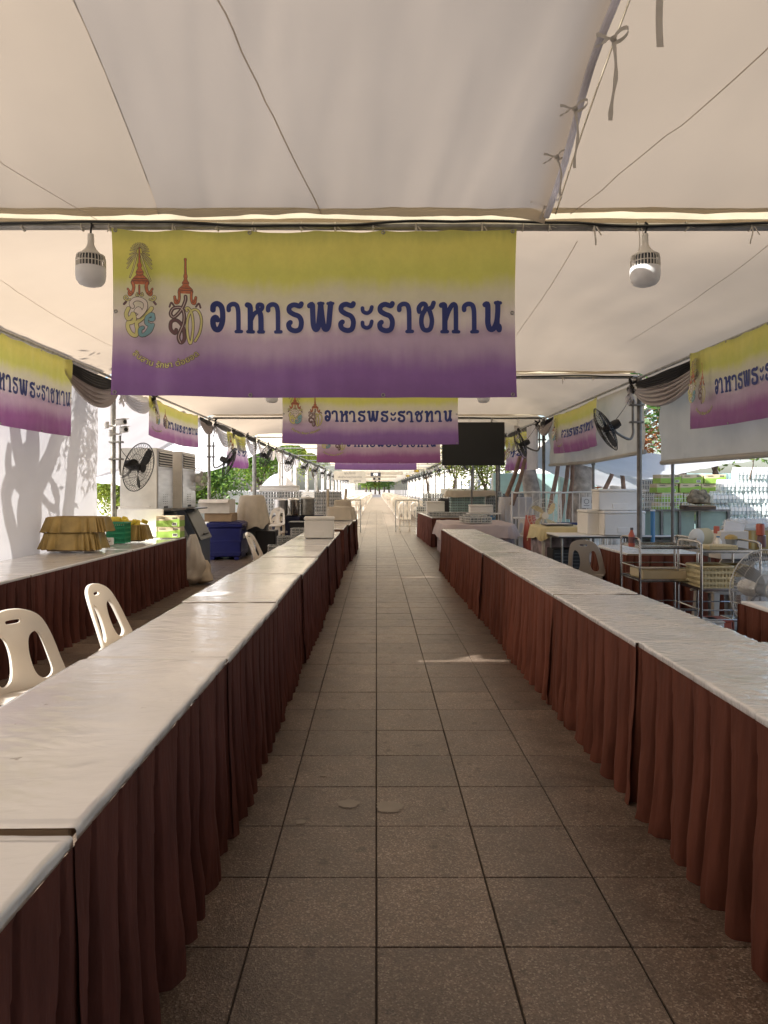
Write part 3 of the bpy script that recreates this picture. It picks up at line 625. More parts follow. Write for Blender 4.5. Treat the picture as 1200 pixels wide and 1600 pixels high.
def make_banner(label, loc, rz, w=2.40, h=.99, seed=0, amp=.012, pal='bannerA', lod=0, crumple=0, sag=.02, group='purple and yellow meal banners'):
    t = thing('banner', label, 'banner', loc, rz, group)
    def fn(x, z):                     # x from -w/2 to w/2, z from -h to 0
        u = x / w + .5; v = -z / h
        y = amp * nz(x * 2.6, z * .6, seed) * (1.2 + v) + amp * .5 * nz(x * 9, z * 1.2, seed + 5)
        y -= amp * .9 * max(0, 1 - abs(u - .02 - .22 * v) / .05) * max(0, 1 - v * 2.2) * .6
        if crumple: y += crumple * (nz(x * 3.5 + z * 2.2, z * .7, seed + 2) + .5 * nz(x * 9 + z * 4, z, seed + 3)) * (.4 + v)
        dz = -sag * 4 * u * (1 - u) * (1 - .3 * v) - .012 * abs(sin(pi * 6 * u)) * (1 - v) ** 2 + .006 * nz(x * 4, seed) * (1 - v) - .012 * u * v
        xx = x + (.012 * sin(v * pi) if u < .5 else -.012 * sin(v * pi)) * abs(u - .5) * 2
        return (xx, y, z + dz)
    b = MB(); b.grid(lambda u, v: fn((u - .5) * w, -h * v), 90 if not lod else 40, 34 if not lod else 16)
    build('cloth', b, pal, t, smooth='full', recalc=False)
    kx = w / 2.404; kz = h / .99
    S = Surf(fn)
    def B(px, py): return ((px - 492.5) / SPX * kx, -(py - 362) / SPX * kz)
    for g, px in LPOS:
        for hw, pts in GL[g][1]:
            S.stroke([B(px + x / 3.75, 472.5 + y / 3.85 - (px - 600) * -.006) for x, y in pts], hw / 3.75 / SPX * 1.13 * kx, 'navytext', 5 if not lod else 3)
    b = S.b.pop('navytext'); build('lettering', b, 'navytext', t, recalc=False)
    def E(u, v): return B(190 + u / 7.276, 370 + v / 7.276)
    sc = 1.32 / 7.276 / SPX * kx
    def both(pts, w1, col, edge=4, k=5, ec='outline', tp=None):
        S.stroke([E(*p) for p in pts], (w1 + edge) * sc, ec, k, tp); S.stroke([E(*p) for p in pts], w1 * sc, col, k, tp)
    def tower(cx, prof, base):          # symmetrical tiered crown: (v, half width)
        for e, m in ((5, 'outline'), (0, 'orange')):
            P = [E(cx - w_ - e, v) for v, w_ in prof] + [E(cx + w_ + e, v) for v, w_ in reversed(prof)]
            S.fill(P, m)
        for v, w_ in base: S.stroke([E(cx - w_, v), E(cx, v + 4), E(cx + w_, v)], 2.2 * sc, 'outline', 3)
    # radiating lines
    ends = [(0, 96), (-22, 100), (-42, 108), (-60, 122), (-76, 142), (-90, 166), (-98, 196), (-104, 240), (-116, 290), (-128, 305), (-134, 350), (-136, 402)]
    for i, (dx, y) in enumerate(ends):
        for s_ in (-1, 1):
            if i == 0 and s_ > 0: continue
            ex, ey = 252 - s_ * -dx * 1.0, y; q = i / 11; sx_, sy_ = 252 + (ex - 252) * (.40 - .12 * q), 182 + (ey - 182) * (.42 - .1 * q) + 6 * q
            both([(sx_, sy_), (ex, ey)], 3.2, 'lyellow', 3.5, 1)
    both([(236, 240), (190, 400), (146, 505)], 4.5, 'lyellow', 4); both([(275, 240), (330, 420), (376, 540)], 4.5, 'lyellow', 4)
    cr = [(165, 2), (230, 5), (345, 9), (358, 20), (385, 22), (400, 12), (425, 26), (438, 36), (462, 42), (470, 30), (488, 44), (500, 58), (530, 88), (560, 102), (585, 96)]
    tower(262, cr, [(445, 36), (480, 36), (520, 74), (545, 90)])
    for s_ in (-1, 1):
        q = lambda x: 265 + s_ * x
        both([(q(84), 570), (q(72), 620), (q(88), 680), (q(118), 705), (q(126), 680)], 11, 'orange', 4)
        both([(q(96), 690), (q(120), 668), (q(140), 640)], 6, 'orange', 4)
        both([(q(110), 760), (q(150), 770), (q(180), 745), (q(160), 720), (q(140), 745)], 5, 'lyellow', 4)
        both([(q(160), 790), (q(180), 815)], 6, 'lbrown', 4)
        both([(q(30), 690), (q(42), 715), (q(20), 722), (q(8), 700)], 4, 'lyellow', 4)
    both([(265, 610), (265, 660), (265, 700)], 5, 'orange', 4)
    yel = [[(142, 868), (118, 930), (140, 985), (178, 960), (200, 925), (216, 985), (196, 1020), (150, 1030)], [(140, 1030), (142, 1085), (180, 1150), (235, 1170), (250, 1110), (238, 1050)], [(402, 862), (360, 920), (300, 980), (240, 1030)]]
    blu = [[(418, 935), (424, 985), (390, 990)], [(400, 930), (356, 970), (350, 1030), (388, 1060), (360, 1130), (320, 1165), (288, 1160), (284, 1105), (310, 1085)], [(420, 1050), (390, 1120), (330, 1165)]]
    whi = [[(196, 850), (178, 815), (215, 772), (280, 768), (332, 800), (338, 860), (310, 915), (262, 965)], [(236, 900), (262, 875), (282, 895), (262, 915)]]
    for L, col, w_ in ((yel, 'lyellow', 15), (blu, 'lblue', 14), (whi, 'lwhite', 15)):
        for p in L: S.stroke([E(*q) for q in p], (w_ + 5) * sc, 'outline', 5)
        for p in L: S.stroke([E(*q) for q in p], w_ * sc, col, 5)
    cr2 = [(305, 6), (320, 12), (345, 8), (480, 10), (500, 17), (520, 18), (535, 12), (560, 20), (575, 32), (592, 36), (605, 26), (625, 46), (650, 72), (680, 82), (704, 74)]
    tower(785, cr2, [(585, 30), (640, 56), (665, 72)])
    for s_ in (-1, 1):
        q = lambda x: 785 + s_ * x
        both([(q(70), 690), (q(66), 750), (q(78), 805), (q(105), 815), (q(112), 780), (q(116), 745)], 8, 'orange', 4)
        both([(q(86), 800), (q(104), 770)], 5, 'orange', 3)
        both([(q(120), 850), (q(150), 812), (q(168), 858)], 4, 'lbrown', 4)
    both([(790, 740), (788, 790), (745, 890), (670, 975), (632, 940), (660, 880), (740, 868), (775, 930), (772, 1040), (722, 1180), (745, 1255), (785, 1210), (765, 1080), (700, 1010), (640, 1030), (638, 1110), (685, 1155), (695, 1115)], 10, 'lbrown', 6)
    S.stroke([E(*q) for q in [(790, 740), (788, 790), (745, 890), (670, 975), (632, 940), (660, 880), (740, 868), (775, 930), (772, 1040), (722, 1180), (745, 1255)]], 2.2 * sc, 'lwhite', 5)
    both([(808, 900), (800, 872), (828, 872), (862, 930), (878, 1060), (868, 1200), (850, 1262), (822, 1180), (812, 1040), (836, 930), (890, 882), (940, 910), (966, 1000), (950, 1130), (902, 1232)], 8, 'lyellow', 5)
    for nm in list(S.b):
        pass
    mats = list(S.b); b = MB()
    for i, m in enumerate(mats):
        k0 = len(b.v); b.v += S.b[m].v; b.f += [tuple(q + k0 for q in f) for f in S.b[m].f]; b.mi += [i] * len(S.b[m].f)
    build('emblem', b, mats, t, recalc=False); S.b = {}
    if lod < 2:
        for bold, m, o in ((1, 'outline', .004), (0, 'lyellow', .0052)):
            v, f = GM[bold]; b = MB(); vs = []
            for (x, y) in v:                 # word bent along the arc under the emblems
                a = (x / WX - .5) * 1.52; R = 560 - y * 92
                u_, v_ = 528 + sin(a) * R * .98, 1505 - 560 + cos(a) * R
                q = E(u_, v_); p = fn(*q); vs.append((p[0], p[1] - o, p[2]))
            b.add(vs, f); build('motto_' + ('outline' if bold else 'text'), b, m, t, recalc=False)
    b = MB()
    for u in (-.49, -.16, .17, .49):
        for z in (-.012, -h + .016):
            p = fn(u * w, z); b.ring((p[0], p[1] - .003, p[2]), .009, .0035, 'y', 10, 4)
    for z in (-.5 * h,):
        for u in (-.493, .493): p = fn(u * w, z); b.ring((p[0], p[1] - .003, p[2]), .009, .0035, 'y', 10, 4)
    build('eyelet', b, 'steel', t)
    return t
BYS = lambda k: Y0 + BAY * k
# centre row: scales and places from the photograph
make_banner('largest yellow and purple banner at the front, reading in full', (X(492.5, Y0), Y0 - .05, Z(362, Y0)), 0, 2.404, .99, 1, sag=.012, amp=.022)
yb = BYS(1) + .0
make_banner('second centre banner, just below and behind the largest one', (X(578.5, yb), yb - .05, Z(601, yb)), 0, 275 * yb / F, .83, 4, amp=.01)
yb = BYS(2)
make_banner('third centre banner, plum toned, only its lower half showing', (X(591.5, yb), yb - .06, Z(657, yb)), radians(0), 193 * yb / F, .93, 9, pal='bannerB', lod=1, amp=.02)
yb = BYS(3)
make_banner('farthest centre banner, only a purple strip of it showing', (X(587, yb), yb - .06, Z(684, yb)), 0, 128 * yb / F, .96, 12, lod=2, amp=.015)
bx = EX - .09
make_banner('left side banner nearest the camera, cut by the photo edge', (-bx, 7.18, 2.98), radians(90), 2.45, .89, 21, pal='bannerB', sag=.03, amp=.02)
make_banner('left side banner above the steel ice machines', (-bx, 12.75, 2.95), radians(90), 3.1, .64, 25, pal='bannerB', lod=1, sag=.06, amp=.02)
make_banner('left side banner, small and crumpled, farthest back', (-bx, 18.3, 2.9), radians(90), 2.6, .86, 28, pal='bannerB', lod=2, crumple=.12, sag=.04)
make_banner('right side banner nearest the camera, cut by the photo edge', (bx, 6.92, 3.01), radians(-90), 2.4, .87, 31, pal='bannerB', sag=.03, amp=.02)
make_banner('right side banner hanging on the tarpaulin beside a tilted black fan', (bx, 12.95, 2.96), radians(-90), 2.85, .78, 35, pal='bannerB', lod=1, crumple=.04, sag=.05)
make_banner('right side banner, small and badly creased, farthest back', (bx, 18.3, 2.9), radians(-90), 2.7, .92, 38, pal='bannerB', lod=2, crumple=.15, sag=.04)

# ------------------------------------------------------------------ skirted tables
def pleat(ph, t, r0):
    """outward offset of the skirt at pleat phase ph (-.5...5 from the groove), t = 0 top .. 1 hem"""
    g = .025 + .225 * t ** .8; d = .003 + .10 * t ** .6; a = abs(ph)
    o = .014 * t * cos(2 * pi * ph + pi)
    if a < g: o -= d * (1 - (a / g) ** 2.2) ** 1.2
    return o
def skirt_strip(b, L, H, n, place, seed, flare=.035, droop=0):
    """skirt of length L and height H; place(s, out, z) gives the local point"""
    r = random.Random(seed); ph = [r.uniform(-.10, .10) for _ in range(n + 2)]; ln = [r.uniform(-.4, .4) for _ in range(n + 2)]; am = [r.uniform(.45, 1.45) for _ in range(n + 2)]
    def fn(u, v):
        s_ = min(max(u * n + .55 * nz(u * n * .55, seed * 1.7, 3) * min(1, 4 * u, 4 * (1 - u)), 0), n - 1e-5); i = int(min(s_, n - 1e-6)); p = s_ - i - .5
        t = v
        lean = (ln[i] * (1 - s_ + i) + ln[i + 1] * (s_ - i)) * .55 * t ** 1.5 + .5 * nz(u * L * 2.2, t * .8, seed) * t + .22 * nz(u * L * 6, 2, seed)
        pp = p + lean * .5
        pp = pp - round(pp)
        a_ = am[i] * (1 - (s_ - i)) + am[i + 1] * (s_ - i)
        o = pleat(pp, t, 0) * a_ + .035 * ln[i] * pp * t + .016 * nz(u * L * 9, t * 1.5, seed + 2) * t + .014 * nz(u * L * 5 + t * 3, t * 4, seed + 7) * t + flare * t ** 1.4 * (.7 + .6 * nz(u * L * 1.3, seed)) + .012 * t * nz(u * L * 5, t * 2, seed)
        z = H * (1 - t) - .0025 * t - droop * sin(pi * (s_ % 1)) * (1 - t) * .0
        return place(u * (L + .05) - .025, o, z)
    b.grid(fn, n * 20, 16)
TABS = []
def table(label, x0, x1, y0, y1, H=.752, sides=('-x',), skirt='skirtL', cover='coverL', seed=0, group=None, pitch=.155, rz=0, film=1):
    cx, cy = (x0 + x1) / 2, (y0 + y1) / 2; w, d = x1 - x0, y1 - y0
    t = thing('skirted_table', label, 'table', (cx, cy, 0), rz, group)
    b = MB(); b.box((0, 0, H - .025), (w - .02, d - .012, .028), r=.004); build('tabletop', b, 'wood', t)
    for sx in (-1, 1):
        for sy in (-1, 1):
            b = MB(); x, y = sx * (w / 2 - .09), sy * (d / 2 - .12)
            b.tube([(x, y, H - .04), (x, y, .02)], .0125, 8); b.lathe([(.016, .004), (.016, .03)], (x, y, 0), 8); build('leg', b, 'dsteel', t, smooth=True)
    b = MB(); drop = .026; far_ = y0 > 12
    def cf(u, v):
        y = (v - .5) * (d - .004); e = .5 * w + .008; nn = 30 if far_ else 54; q_ = 5 / nn; s_ = (u - .5) * 2; k = abs(s_); kk = 1 - 2 * q_; k = .86 * k / kk if k <= kk else .86 + .14 * (k - kk) / (1 - kk)
        if k <= .8601: x = (1 if s_ > 0 else -1) * k / .86 * (e - .005); z = H - .006 + .0012 * nz(x * 6, (y + cy) * 9, seed) + .0016 * nz(x * 2, y * 2.5, seed)
        else:
            q = (k - .86) / .14; dr = drop + .010 * nz((y + cy) * 6, seed, 7) + .007 * nz((y + cy) * 17, seed)
            x = (e - .005 + .005 * sin(min(1, q * 3) * pi / 2) + .004 * nz((y + cy) * 9, q, seed)) * (1 if s_ > 0 else -1); z = H - .006 - dr * max(0, q - .16) / .84 - .002 * min(1, q * 5)
        if v < .02 or v > .98: z -= .004
        return (x, y, z)
    wr_a = {'coverR': .0030, 'coverL': .0009}[cover]
    def cf2(u, v):
        x, y, z = cf(u, v); Y = y + cy
        wx = x * 3.5 + .8 * nz(x * 3, Y * 2.5, seed + 2); wy = Y * 15 + 2.6 * nz(x * 4, Y * 2.2, seed + 6) + x * 5
        m_ = .35 + 1.1 * max(0, .5 + nz(x * 2.4, Y * 1.7, seed + 11))
        rg = (1 - abs(nz(wx, wy, seed)) * 2.6) ; rg2 = (1 - abs(nz(wx * 2.3 + 4, wy * 2.1, seed + 1)) * 2.4)
        z += wr_a * m_ * (max(0, rg) ** 2.0 + .45 * max(0, rg2) ** 2) * (1 if abs(u - .5) < .42 else .4)
        return (x, y, z)
    b.grid(cf2, 30 if far_ else 54, 60 if far_ else 190); build('cover', b, cover, t, smooth='full', recalc=False)
    for sd_ in sides:
        b = MB(); L = d if 'x' in sd_ else w; n = max(3, int(L / pitch)); Hs = H - .026
        if sd_ == '+x': pl = lambda s_, o, z: (w / 2 + .014 + o, -d / 2 + s_, z)
        if sd_ == '-x': pl = lambda s_, o, z: (-w / 2 - .014 - o, -d / 2 + s_, z)
        if sd_ == '-y': pl = lambda s_, o, z: (-w / 2 + s_, -d / 2 - .012 - o, z)
        if sd_ == '+y': pl = lambda s_, o, z: (-w / 2 + s_, d / 2 + .012 + o, z)
        skirt_strip(b, L, Hs, n, pl, seed * 3 + len(sd_) + ord(sd_[0]), flare=.045 if skirt == 'skirtR' else .03)
        build('skirt', b, skirt, t, smooth='full', recalc=False)
    TABS.append(t); return t
r = random.Random(3)
gl = 'skirted tables along the left of the aisle'
LL = ['nearest table on the left, only its corner in the lower left of the photo', 'long near left table, its cover corner just beyond the nearest one',
      'left row table beside the nearest white chairs', 'left row table crossed by the thin sunlit stripes', 'left row table just beyond the sunlit stripes',
      'left row table two beyond the sunlit stripes', 'left row table right in front of the white foam box', 'left row table carrying the white foam box']
ye = [-.03, 1.472, 2.966, 4.445, 5.93, 7.42, 8.91, 10.35, 11.9]
for i in range(8):
    o = [(-.002), 0, .006, -.004, .01, .004, .016, .02][i]
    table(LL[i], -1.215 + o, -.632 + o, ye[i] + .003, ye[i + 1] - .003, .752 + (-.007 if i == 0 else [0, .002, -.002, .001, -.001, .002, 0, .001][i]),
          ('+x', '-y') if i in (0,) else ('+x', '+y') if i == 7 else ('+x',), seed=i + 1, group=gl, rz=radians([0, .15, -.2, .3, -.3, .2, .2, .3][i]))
x0 = -1.20
ye2 = [12.7, 14.3, 15.9, 17.6]
for i, l in enumerate(['left row table just past the gap in the row', 'left row table in front of the cloth covered boxes', 'last table of the left row, under the cloth covered boxes']):
    table(l, -1.12 + .05 * i, -.60 + .055 * i, ye2[i], ye2[i + 1] - .006, .75, ('+x', '-y') if i == 0 else ('+x', '+y') if i == 2 else ('+x',), seed=20 + i, group=gl)
gr = 'skirted tables along the right of the aisle'
RL = ['near right table with rust brown skirt, cut off by the right photo edge', 'right row table just beyond the nearest one, its film badly wrinkled', 'right row table beside the chrome trolleys',
      'right row table beside the grey plastic chair', 'right row table in the middle of the row', 'right row table one before the far end', 'table at the far end of the right row, ending at the mauve cloth']
yr = [1.66, 3.28, 4.80, 6.40, 7.98, 9.52, 11.1, 12.68]
for i in range(7):
    o = [.0, 0, -.006, .004, -.012, -.016, -.02][i]
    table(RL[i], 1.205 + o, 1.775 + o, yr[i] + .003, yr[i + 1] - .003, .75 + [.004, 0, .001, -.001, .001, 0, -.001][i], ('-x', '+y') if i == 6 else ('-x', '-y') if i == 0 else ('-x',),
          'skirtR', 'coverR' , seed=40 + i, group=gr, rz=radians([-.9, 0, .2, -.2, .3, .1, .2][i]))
table('short maroon skirted table past the mauve cloth, holding the small foam box', 1.36, 2.35, 17.9, 22.1, .75, ('-x', '-y'), 'skirtL', 'coverL', 60, rz=radians(1.6), pitch=.2)
# side table along the left wall
gs = 'skirted tables along the left wall'
SL = ['left wall table at the photo edge behind the nearest chairs', 'left wall table carrying the gold gathered trays', 'left wall table carrying the green basket, at the end of the row']
ys = [3.0, 5.9, 8.35, 10.62]
for i in range(3):
    table(SL[i], -3.70, -2.88 + .006 * i, ys[i] + .003, ys[i + 1] - .003, .75, ('+x', '+y') if i == 2 else ('+x',), 'skirtL', 'coverL', 70 + i, group=gs, pitch=.17)
# right side short tables
table('maroon skirted table behind the chrome trolley, crosswise', 2.78, 3.98, 7.85, 9.1, .75, ('-x', '-y'), 'skirtR', 'coverR', 80)
table('maroon skirted table corner at the right edge below the fan', 2.33, 3.6, 3.3, 4.52, .75, ('-x', '+y', '-y'), 'skirtR', 'coverL', 85)
# cloth-covered table on the right
def rr(a, wx, wy, p=5):
    c, s_ = cos(a), sin(a); return (wx * (abs(c) ** (2 / p)) * (1 if c >= 0 else -1), wy * (abs(s_) ** (2 / p)) * (1 if s_ >= 0 else -1))
def drape(b, w, d, h, drop, seed=0, fold=.03, flare=.04, nf=14, bumpy=.006, nu=96, low=.0, p=6, top=True):
    """cloth thrown over a w x d x h box: flat top, folds growing down the sides"""
    rings = ([(0, 0), (.35, 0), (.7, 0), (.93, 0)] if top else []) + [(1, 0)] + [(1, .04 + .96 * i / 9) for i in range(10)]
    N = len(rings) - 1
    def fn(u, v):
        k, q = rings[int(round(v * N))]; a = 2 * pi * u
        if q == 0:
            x, y = rr(a, w / 2 * k, d / 2 * k, p); return (x, y, h + bumpy * nz(x * 4, y * 4, seed) - (0 if k < 1 else .006))
        f = q * fold * (sin(nf * a + 2.5 * nz(cos(a) * 2, sin(a) * 2, seed) * 3) * .6 + nz(cos(a) * 3, sin(a) * 3, seed + 4 + q * .4)) + flare * q ** .8
        x, y = rr(a, w / 2 + f, d / 2 + f, p); dr = drop * (1 + low * nz(cos(a) * 1.3, sin(a) * 1.3, seed + 8))
        return (x, y, max(.012 - 0, h - dr * q))
    b.grid(fn, nu, N, cu=True)
t = thing('cloth_table', 'table under a pale mauve cloth over a floral one, past the right row', 'table', (2.1, 15.35, 0))
b = MB(); drape(b, 1.5, 2.3, .75, .30, 5, .05, .05, 22, .02, low=.5); build('tablecloth', b, 'pinkcloth', t, smooth='full')
b = MB(); drape(b, 1.44, 2.24, .735, .66, 6, .03, .0, 26, .0); build('under_cloth', b, 'floral', t, smooth='full')
# ------------------------------------------------------------------ white plastic chairs
def back_mesh(col='chair'):
    cu = bpy.data.curves.new('back', 'CURVE'); cu.dimensions = '2D'; cu.fill_mode = 'BOTH'; cu.extrude = .009; cu.bevel_depth = .004; cu.bevel_resolution = 1
    def sp(pts, k=5):
        P = catmull([(x, z, 0) for x, z in pts], k, True); s_ = cu.splines.new('POLY'); s_.points.add(len(P) - 1)
        for i, q in enumerate(P): s_.points[i].co = (q.x, q.y, 0, 1)
        s_.use_cyclic_u = True
    sp([(-.215, 0), (-.205, .15), (-.185, .28), (-.150, .365), (-.08, .405), (0, .415), (.08, .405), (.150, .365), (.185, .28), (.205, .15), (.215, 0), (.12, -.03), (0, -.035), (-.12, -.03)])
    sp([(-.045, .340), (0, .335), (.045, .340), (.048, .362), (0, .366), (-.048, .362)], 3)
    for s_ in (-1, 1): sp([(s_ * .058, .10), (s_ * .052, .19), (s_ * .070, .265), (s_ * .112, .290), (s_ * .140, .255), (s_ * .158, .14), (s_ * .162, .06), (s_ * .125, .025), (s_ * .08, .045)])
    o = bpy.data.objects.new('tmp', cu); C.objects.link(o); bpy.context.view_layer.update()
    dg = bpy.context.evaluated_depsgraph_get(); me = bpy.data.meshes.new_from_object(o.evaluated_get(dg)); C.objects.unlink(o); bpy.data.objects.remove(o)
    bm = bmesh.new(); bm.from_mesh(me)
    for q in range(-9, 10):
        g = bm.verts[:] + bm.edges[:] + bm.faces[:]; bmesh.ops.bisect_plane(bm, geom=g, plane_co=(q * .022, 0, 0), plane_no=(1, 0, 0), dist=1e-5)
    for q in range(0, 20):
        g = bm.verts[:] + bm.edges[:] + bm.faces[:]; bmesh.ops.bisect_plane(bm, geom=g, plane_co=(0, q * .021, 0), plane_no=(0, 1, 0), dist=1e-5)
    for v in bm.verts:
        x, z, y = v.co.x, v.co.y, v.co.z
        v.co = (x * (1 - .05 * (z / .41)), y - .20 - .14 * (max(z, 0) / .41) ** 1.1 + 1.6 * x * x * (1 - .3 * z / .41) * .7, .435 + z)
    bmesh.ops.recalc_face_normals(bm, faces=bm.faces); bm.to_mesh(me); bm.free(); me.name = 'backrest'
    me.materials.clear(); me.materials.append(M[col]); me.polygons.foreach_set('use_smooth', [True] * len(me.polygons))
    try: me.set_sharp_from_angle(angle=radians(35))
    except Exception: pass
    return me
BACK = back_mesh()
def make_chair(label, loc, rz, col='chair', group='white plastic chairs behind the left row'):
    """faces +y before turning"""
    t = thing('plastic_chair', label, 'chair', loc, rz, group)
    b = MB()
    def sf(u, v):
        x = (u - .5) * 2; y = (v - .5) * 2; e = max(0, abs(x) - .8) / .2; q = max(0, y - .75) / .25
        return (x * (.205 + .012 * y), y * .20 + .01, .438 - .012 * (1 - x * x) * (1 - y * y * .4) - .022 * q * q - .012 * e * e)
    b.grid(sf, 16, 14); b.grid(lambda u, v: tuple(Vector(sf(u, v)) - Vector((0, 0, .010))), 16, 14)
    n = 24
    edge = [sf(i / 16, 0) for i in range(16)] + [sf(1, i / 14) for i in range(14)] + [sf(1 - i / 16, 1) for i in range(16)] + [sf(0, 1 - i / 14) for i in range(14)]
    b.tube([(x, y, z - .010) for x, y, z in edge], .0115, 6, True)
    build('seat', b, col, t, smooth=True)
    me = BACK
    if col != 'chair': me = BACK.copy(); me.materials[0] = M[col]
    o = bpy.data.objects.new('backrest', me); C.objects.link(o); o.parent = t
    for sx in (-1, 1):
        for sy in (-1, 1):
            b = MB(); x, y = sx * .190, sy * .185 + (.01 if sy > 0 else -.01)
            P = [Vector((x, y, .43)), Vector((x * 1.04, y * 1.06, .24)), Vector((x * 1.12, y * 1.22, .0))]
            for i in range(2):                          # angle-section leg
                pass
            w_ = [.030, .026, .020]
            vs = []
            for p, q in zip(P, w_):
                vs += [(p.x, p.y, p.z), (p.x - sx * q * 2, p.y, p.z), (p.x - sx * q * 2, p.y - sy * .006, p.z), (p.x - sx * .006, p.y - sy * .006, p.z), (p.x - sx * .006, p.y - sy * q * 2, p.z), (p.x, p.y - sy * q * 2, p.z)]
            fs = [tuple(range(6)), tuple(range(17, 11, -1))]
            for k in range(2):
                for j in range(6): fs.append((k * 6 + j, k * 6 + (j + 1) % 6, k * 6 + 6 + (j + 1) % 6, k * 6 + 6 + j))
            b.add(vs, fs); build('leg', b, col, t)
    return t
ch = make_chair('white plastic chair nearest the camera at the left edge, backrest seen from the front', (-1.68, 3.62, 0), radians(-122)); ch.scale = (.96, .96, .95)
dup(ch, (-1.60, 4.78, 0), radians(-96), 'second white plastic chair, side on and standing alone behind the left row')
dup(ch, (-1.61, 10.6, 0), radians(-98), 'white plastic chair behind the left row near the glass crates')
dup(ch, (-2.22, 3.50, 0), radians(-100), 'white plastic chair at the left photo edge, only a leg in view')
o = dup(ch, (-2.45, 17.1, 0), radians(170), 'stacked white plastic chair beside the navy bins'); o['group'] = 'white chairs stacked beside the navy bins'
o = dup(ch, (-2.45, 17.1, .20), radians(170), 'top chair of the short white stack beside the navy bins'); o['group'] = 'white chairs stacked beside the navy bins'
o = dup(ch, (1.02, 25.6, 0), radians(180), 'lone white plastic chair behind the steel barrier at the right of the aisle'); del o['group']
cg = make_chair('beige grey plastic chair tucked under the foam box table', (2.62, 8.75, 0), radians(-28), 'chairgrey', 'grey plastic chairs on the right')
dup(cg, (3.55, 7.30, 0), radians(4), 'grey plastic chair behind the chrome trolley, only the top of its back showing')
o = dup(ch, (3.32, 16.2, 0), radians(150), 'white plastic chair with a cloth over it beside the red bag'); o['group'] = 'white chairs near the red bag'
# far rows: light-weight chairs
b = MB()
b.box((0, 0, .43), (.42, .42, .02)); 
for sx in (-1, 1):
    for sy in (-1, 1): b.tube([(sx * .18, sy * .17, .43), (sx * .21, sy * .22, 0)], .02, 4)
    b.tube([(sx * .20, -.2, .43), (sx * .19, -.27, .70), (sx * .10, -.32, .83), (0, -.33, .845)], .024, 4)
b.box((0, -.27, .60), (.10, .02, .36)); b.box((0, -.31, .78), (.24, .02, .09))
far = build('plastic_chair', b, 'chair'); n = 0; b2 = MB()
cols = {-1: (-1.12, -1.68, -2.24), 1: (1.30, 1.86, 2.42)}
rr_ = random.Random(2)
for j in range(140):
    y = 34.5 + j * .86
    for side in (-1, 1):
        for c_, x in enumerate(cols[side]):
            dx, dy, dz = rr_.uniform(-.04, .04), rr_.uniform(-.05, .05), rr_.uniform(-.06, .06)
            if n < 300:
                o = far if n == 0 else far.copy()
                if n: C.objects.link(o)
                o.location = (x + dx, y + dy, 0); o.rotation_euler = (0, 0, dz); n += 1
                w_ = ('aisle side', 'second', 'outer')[c_]
                tag(o, f"white plastic chair in the {'left' if side < 0 else 'right'} block of far seating, {w_} column", 'chair', f"far seating, {'left' if side < 0 else 'right'} block, {w_} column")
            else:
                b2.T = Matrix.Translation((x + dx, y + dy, 0)); b2.add(b.v, b.f)
o = stuff(build('chair_rows', b2, 'chair')); tag(o, 'most distant rows of white chairs merging towards the trees', 'chairs')
# ------------------------------------------------------------------ side cloths, valances, tarps
def sheet(name, label, cat, fn, nu, nv, m, group=None):
    b = MB(); b.grid(fn, nu, nv); o = build(name, b, m, None, smooth='full', recalc=False); tag(o, label, cat, group); return o
def wrinkle(u, v, s_, a=.02): return a * nz(u * 3, v * 1.2, s_) + a * .4 * nz(u * 9, v * 3, s_ + 4)
sheet('side_curtain', 'white side cloth on the left with the shadow of a forked tree on it', 'curtain', lambda u, v: (-3.82 + wrinkle(u * 4, v * 3, 3, .03), 4.4 + 5.33 * u, .42 + 2.72 * v), 60, 30, 'wall', 'side cloths closing the tent')
sheet('side_curtain', 'white side cloth left of the camera, lower sheet', 'curtain', lambda u, v: (-3.84 + wrinkle(u * 6, v * 2, 8, .03), -8 + 12.42 * u, .25 + 1.70 * v), 40, 10, 'wall', 'side cloths closing the tent')  # added out of view; the gap above it aims sun at the chairs
sheet('side_curtain', 'white side cloth left of the camera, upper sheet', 'curtain', lambda u, v: (-3.84 + wrinkle(u * 6, v * 2, 9, .03), -8 + 11.56 * u, 2.46 + .68 * v), 40, 6, 'wall', 'side cloths closing the tent')  # added out of view to keep sun off the tables
sheet('side_curtain', 'narrow piece of white side cloth left of the camera by the sunlit slit', 'curtain', lambda u, v: (-3.84, 3.71 + .71 * u, 2.46 + .68 * v), 6, 6, 'wall', 'side cloths closing the tent')  # added out of view; the slit beside it lets a sun stripe in
for i, (ya_, yb_, xo, zo, zi, lab) in enumerate(((9.75, 15.9, -6.9, 1.6, 2.98, 'pale tarpaulin sloping out from the left eave behind the ice machines'), (15.5, 25.5, -6.9, 1.75, 2.95, 'pale tarpaulin sloping out from the left eave above the navy bins'))):
    sheet('tarpaulin', lab, 'tarpaulin', lambda u, v, ya_=ya_, yb_=yb_, xo=xo, zo=zo, zi=zi, i=i: (-3.8 + (xo + 3.8) * v, ya_ + (yb_ - ya_) * u - (4.2 * v * u * u if i else 0), zi + (zo - zi) * v - .25 * sin(pi * v) - .18 * sin(pi * u) * v + wrinkle(u * 5, v * 3, 20 + i, .05)), 40, 24, 'tarp' if i else 'wall', 'pale tarpaulins outside the left eave')
